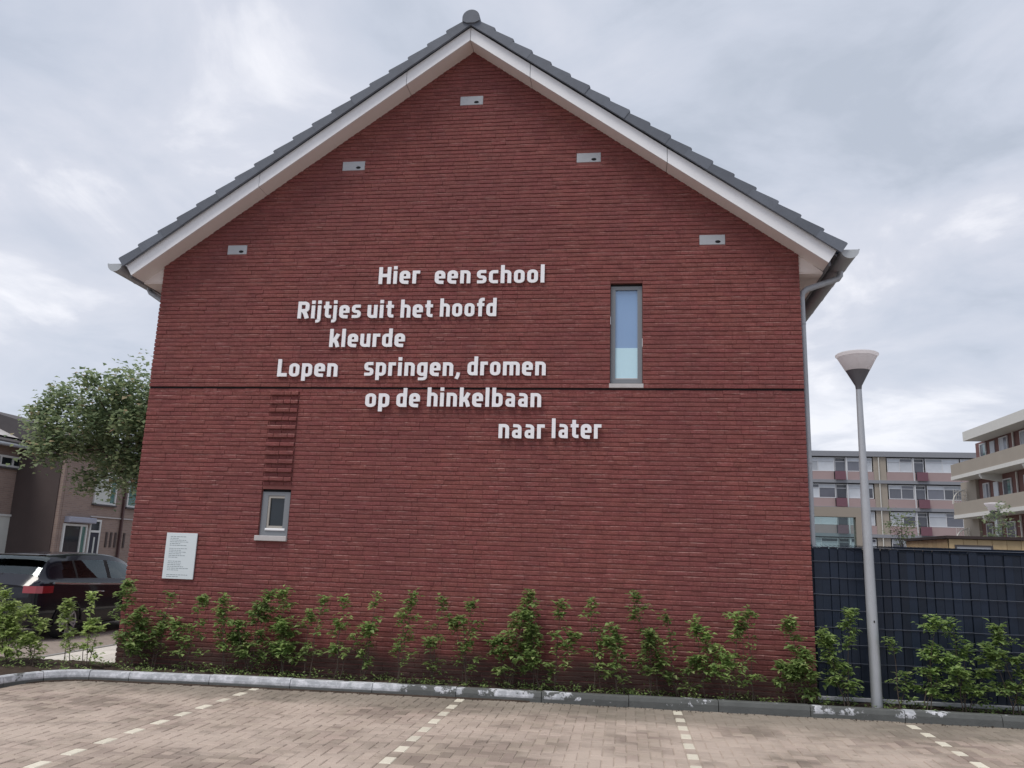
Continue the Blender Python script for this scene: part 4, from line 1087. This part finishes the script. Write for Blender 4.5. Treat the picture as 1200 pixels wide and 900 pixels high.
P_(hB, 'door_transom', (-12.2, 16.49, 1.96), (-12.13, 16.98, 2.04), M_wf)
EW(hB, -12.2, 16.45, 17.72, 2.98, 4.15, pane=[M_curt, M_green], mull=[17.32], label='upper window with teal side pane')
EW(hB, -12.2, 18.42, 19.6, 2.98, 4.15, pane=M_green, label='upper window at the edge of the red brick wall')
P_(hB, 'downpipe', (-12.18, 18.20, 0), (-12.10, 18.28, 5.1), mat('brown_pipe', (.09, .05, .05), .5))
P_(hB, 'ledge', (-12.2, 16.42, 2.50), (-12.15, 21, 2.54), M_sill)
for k in range(5): P_(hB, 'wall_slot', (-12.2, 17.45+k*.27, 1.45), (-12.17, 17.55+k*.27, 2.0), M_gab)
# picket by the wall corner
tag(bx('garden_post', (-1.75, 5.6, 0), (-1.66, 5.69, 1.9), M_rail), 'thin pale post at the left edge of the brick wall behind the car', 'post')

# ================================================================== BEYOND THE FENCE
M_taupe = mat('taupe_panel', (.34, .30, .255), .8, .08, 0, .8)
M_pink = mat('pinkish_panel', (.36, .27, .27), .8, .08, 0, .6)
M_maroon = mat('maroon_panel', (.17, .08, .105), .6, .05)
M_slabg = mat('grey_slab', (.25, .26, .29), .8, .08)
M_fw = mat('flat_white_frame', (.60, .61, .64), .5)
M_cur2 = mat('net_curtain', (.50, .53, .58), .6, .12, .25, 1.2)
M_dg = mat('dark_window', (.10, .105, .13), .15, .2, .5, .7, spec=.8)
M_wh = mat('white_slab_edge', (.62, .61, .58), .7, .08)
# far slab block: unit mirrored about the pier
flat = thing('apartment_block', 'long four storey grey and pink apartment block parallel to the horizon, far behind the fence', 'building', (32.75, 77, 0))
levels = [(10.46, 11.30, 12.78), (7.70, 8.54, 10.02), (4.98, 5.82, 7.28), (2.25, 3.08, 4.54)]
bx('wall', (-23.6, .8, -.3), (23.6, 10, 13.0), M_taupe, flat)
bx('roof_fascia', (-23.8, -.15, 12.88), (23.8, 10.2, 13.42), M_slabg, flat)
for zt, _, _ in levels: bx('floor_slab', (-23.6, -.12, zt-.33), (23.6, .8, zt-.01), M_slabg, flat)
bx('base_wall', (-23.6, .0, -.3), (23.6, .7, 1.9), M_pink, flat)
rv = random.Random(3)
def flat_window(par, x0, x1, z0, z1, nm, dark):
    w = bpy.data.objects.new('window', None); COL.objects.link(w); w.parent = par
    q = MB(); t = .07; ringbox(q, x0, x1, z0, z1, t, .10, .18)
    ed = [x0+(x1-x0)*k/nm for k in range(nm+1)]
    for e_ in ed[1:-1]: q.box((e_-.035, .10, z0+t), (e_+.035, .178, z1-t))
    q.box((x0+t, .102, z1-.40), (x1-t, .176, z1-.35))
    q.build('frame', M_fw, w)
    for k in range(nm):
        m_ = M_dg if dark == 2 or (dark == 1 and rv.random() < .5) else M_cur2
        bx('pane', (ed[k]+.03, .14, z0+.05), (ed[k+1]-.03, .15, z1-.38), m_, w)
        bx('pane', (ed[k]+.03, .14, z1-.36), (ed[k+1]-.03, .15, z1-.05), M_dg if rv.random() < .35 else M_cur2, w)
for c in (-15.55, 0, 15.55):
    bx('pier', (c-.62, .05, 0), (c+.62, .8, 12.87), M_taupe, flat)
    bx('drainpipe', (c-.17, -.10, 0), (c-.09, -.02, 12.8), M_wh, flat)
    for li, (zp, zw, zt) in enumerate(levels):
        for sg in (-1, 1):
            def X(a, b): p, q_ = c+sg*a, c+sg*b; return (p, q_) if p < q_ else (q_, p)
            dk = [0, 2, 1, 1][li] if (sg > 0 and c == 0) else rv.choice((0, 0, 1))
            for (a, b, nm) in ((.75, 3.2, 2), (4.45, 7.72, 2)):
                x0, x1 = X(a, b); flat_window(flat, x0, x1, zw+.03, zt-.02, nm, dk)
            x0, x1 = X(.64, 3.45); bx('parapet_panel', (x0, .02, zp), (x1, .2, zw), M_pink, flat)
            x0, x1 = X(4.55, 7.76); bx('parapet_panel', (x0, .02, zp), (x1, .2, zw), M_pink, flat)
            x0, x1 = X(3.47, 4.52); bx('balcony_panel', (x0, -.30, zp-.02), (x1, -.22, zw+.02), M_maroon, flat)
            x0, x1 = X(3.27, 4.38); d = bpy.data.objects.new('balcony_door', None); COL.objects.link(d); d.parent = flat
            q = MB(); ringbox(q, x0, x1, zp, zt, .09, .30, .38); q.box((x0+.09, .302, zt-.45), (x1-.09, .377, zt-.38)); q.build('frame', M_fw, d)
            bx('pane', (x0+.09, .33, zw+.1), (x1-.09, .34, zt-.40), M_dg, d)
            x0, x1 = X(3.22, 3.34); bx('white_post', (x0, .0, zp), (x1, .30, zt), M_fw, flat)
for x in (-5.4, 4.1, 12.0): bx('roof_vent', (x-.3, 3, 13.42), (x+.3, 3.6, 13.75), M_slabg, flat)
# wall backing behind windows
bx('inner_wall', (-23.5, .45, 0), (23.5, .79, 12.87), M_dg, flat)

# right block with galleries, long face towards -x
fr = thing('gallery_flats', 'apartment block with beige open galleries receding at the right edge', 'building', (31, 54, 0))
M_rb = mat('red_brown_brick', (.18, .095, .088), .9, .15, 0, 2)
bx('wall', (1.4, -32, -.3), (10, -1.13, 10.85), M_rb, fr)
bx('roof_fascia', (0.0, -34, 10.80), (10.4, -2.6, 11.46), M_wh, fr)
for zs in (8.22, 5.37, 2.52):
    bx('gallery_slab', (-.06, -32, zs), (1.5, .0, zs+.26), M_wh, fr)
    bx('gallery_parapet', (-.02, -32, zs+.262), (.10, -.02, zs+1.14), M_taupe, fr)
    bx('end_parapet', (.10, -.10, zs+.262), (1.45, -.0, zs+1.14), M_taupe, fr)
    for k in range(5): q = MB(); q.prism([(.1, zs-.32), (1.4, zs-.55), (1.4, zs-.002), (-.0, zs-.002), (-.0, zs-.12)], -5.0-k*6.3, -4.75-k*6.3); q.build('bracket', M_wh, fr)
for fi, zs in enumerate((8.48, 5.63, 2.78, -.05)):
    for k in range(5):
        c = -7.3-k*12.6+6.3*0
        for sg in (-1, 1):
            c0 = -7.28 - (k*12.5)
            if c0 < -34: continue
            def Y(a, b): p, q_ = c0+sg*a, c0+sg*b; return (p, q_) if p < q_ else (q_, p)
            for (a, b) in ((4.3, 5.3), (.9, 2.15)):
                y0_, y1_ = Y(a, b); w = bpy.data.objects.new('window', None); COL.objects.link(w); w.parent = fr
                q = MB(); t = .08; q.box((1.30, y0_, zs+.9), (1.38, y0_+t, zs+2.2)); q.box((1.30, y1_-t, zs+.9), (1.38, y1_, zs+2.2)); q.box((1.30, y0_+t, zs+2.12), (1.38, y1_-t, zs+2.2)); q.box((1.30, y0_+t, zs+.9), (1.38, y1_-t, zs+.98)); q.build('frame', M_fw, w)
                ym = (y0_+y1_)/2; bx('pane', (1.34, y0_+t, zs+.98), (1.36, ym, zs+2.12), M_green if rv.random() < .4 else M_dg, w); bx('pane', (1.34, ym+.01, zs+.98), (1.36, y1_-t, zs+2.12), M_cur2 if rv.random() < .5 else M_dg, w)
            y0_, y1_ = Y(2.95, 3.65); bx('front_door', (1.33, y0_, zs+.05), (1.39, y1_, zs+2.15), M_cur2, fr)
        bx('drainpipe', (1.25, c0-.05, zs), (1.33, c0+.05, zs+2.5), M_wh, fr)
for zs in (5.63, 2.78):       # open spiral end with white curved rails
    q = MB()
    for rz in (.55, .95): pass
    q.tube([(.9*(1-math.sin(math.pi*.5*k/10)), .12, zs+.85+1.05*math.cos(math.pi*.5*k/10)) for k in range(11)], .045, 6)
    q.build('curved_rail', M_wh, fr, smooth=True)
    q = MB()
    for k in range(7): q.box((.2+.18*k, .45, zs+.2), (.23+.18*k, .48, zs+2.0))
    for k in range(6): q.box((.2, .44, zs+.4+.28*k), (1.3, .46, zs+.43+.28*k))
    q.build('stair_grille', M_wh, fr)
bx('stair_tower', (1.2, -1.1, -.3), (4.5, 1.6, 8.2), M_taupe, fr)

# timber shed over the fence
sh = thing('timber_shed', 'pale timber shed with dark flat roof edge peeping over the navy fence', 'shed', (12.52, 5.0, 0))
M_wood = mat('pale_timber', (.50, .38, .22), .8, .2, .16, 6, .3, 30)
q = MB(); q.block((0, 0, -.2), (.236, 0, 0), (0, 0, 2.36), (0, -.02, 0), .005); bd = q.mesh('board', M_wood)
for k in range(14):
    if 2 < k < 3: continue
    link('board', bd, sh, loc=(k*.24, 0, random.uniform(-.004, .004)))
q = MB(); q.block((0, 0, -.2), (0, -.236, 0), (0, 0, 2.36), (-.02, 0, 0), .005); bd2 = q.mesh('board', M_wood)
for k in range(9): link('board', bd2, sh, loc=(0, .262+k*.24, random.uniform(-.004, .004)))
bx('wall_core', (.004, .004, -.2), (3.4, 2.1, 2.15), M_lt, sh)
bx('roof', (-.05, -.07, 2.165), (3.5, 2.2, 2.215), mat('roof_felt', (.05, .035, .035), .8, .2), sh)
w = bpy.data.objects.new('window', None); COL.objects.link(w); w.parent = sh
q = MB(); ringbox(q, .09, .72, 1.5, 2.06, .03, -.04, -.018); q.build('frame', M_lt, w)
bx('pane', (.12, -.03, 1.53), (.69, -.024, 2.03), M_cur2, w)

# taupe screen with glazing, through which the flats show
sc_ = thing('glazed_screen', 'taupe framed glazed screen beside the downpipe, flats seen through its teal glass', 'screen', (12.0, 14, 0))
q = MB(); ringbox(q, -1.8, 1.56, -.3, 3.30, .20, 0, .30, .28, .3); q.build('frame', M_taupe, sc_)
GT = bpy.data.materials.new('tinted_glass'); GT.use_nodes = True; n = GT.node_tree.nodes; l = GT.node_tree.links
tr_ = n.new('ShaderNodeBsdfTransparent'); tr_.inputs[0].default_value = (.76, .86, .85, 1); gl = n.new('ShaderNodeBsdfGlossy'); gl.inputs['Roughness'].default_value = .02
fr_ = n.new('ShaderNodeFresnel'); fr_.inputs[0].default_value = 1.5; mx_ = n.new('ShaderNodeMixShader'); l.new(fr_.outputs[0], mx_.inputs[0]); l.new(tr_.outputs[0], mx_.inputs[1]); l.new(gl.outputs[0], mx_.inputs[2]); l.new(mx_.outputs[0], n['Material Output'].inputs[0])
bx('pane', (-1.6, .10, .0), (1.36, .11, 3.02), GT, sc_)
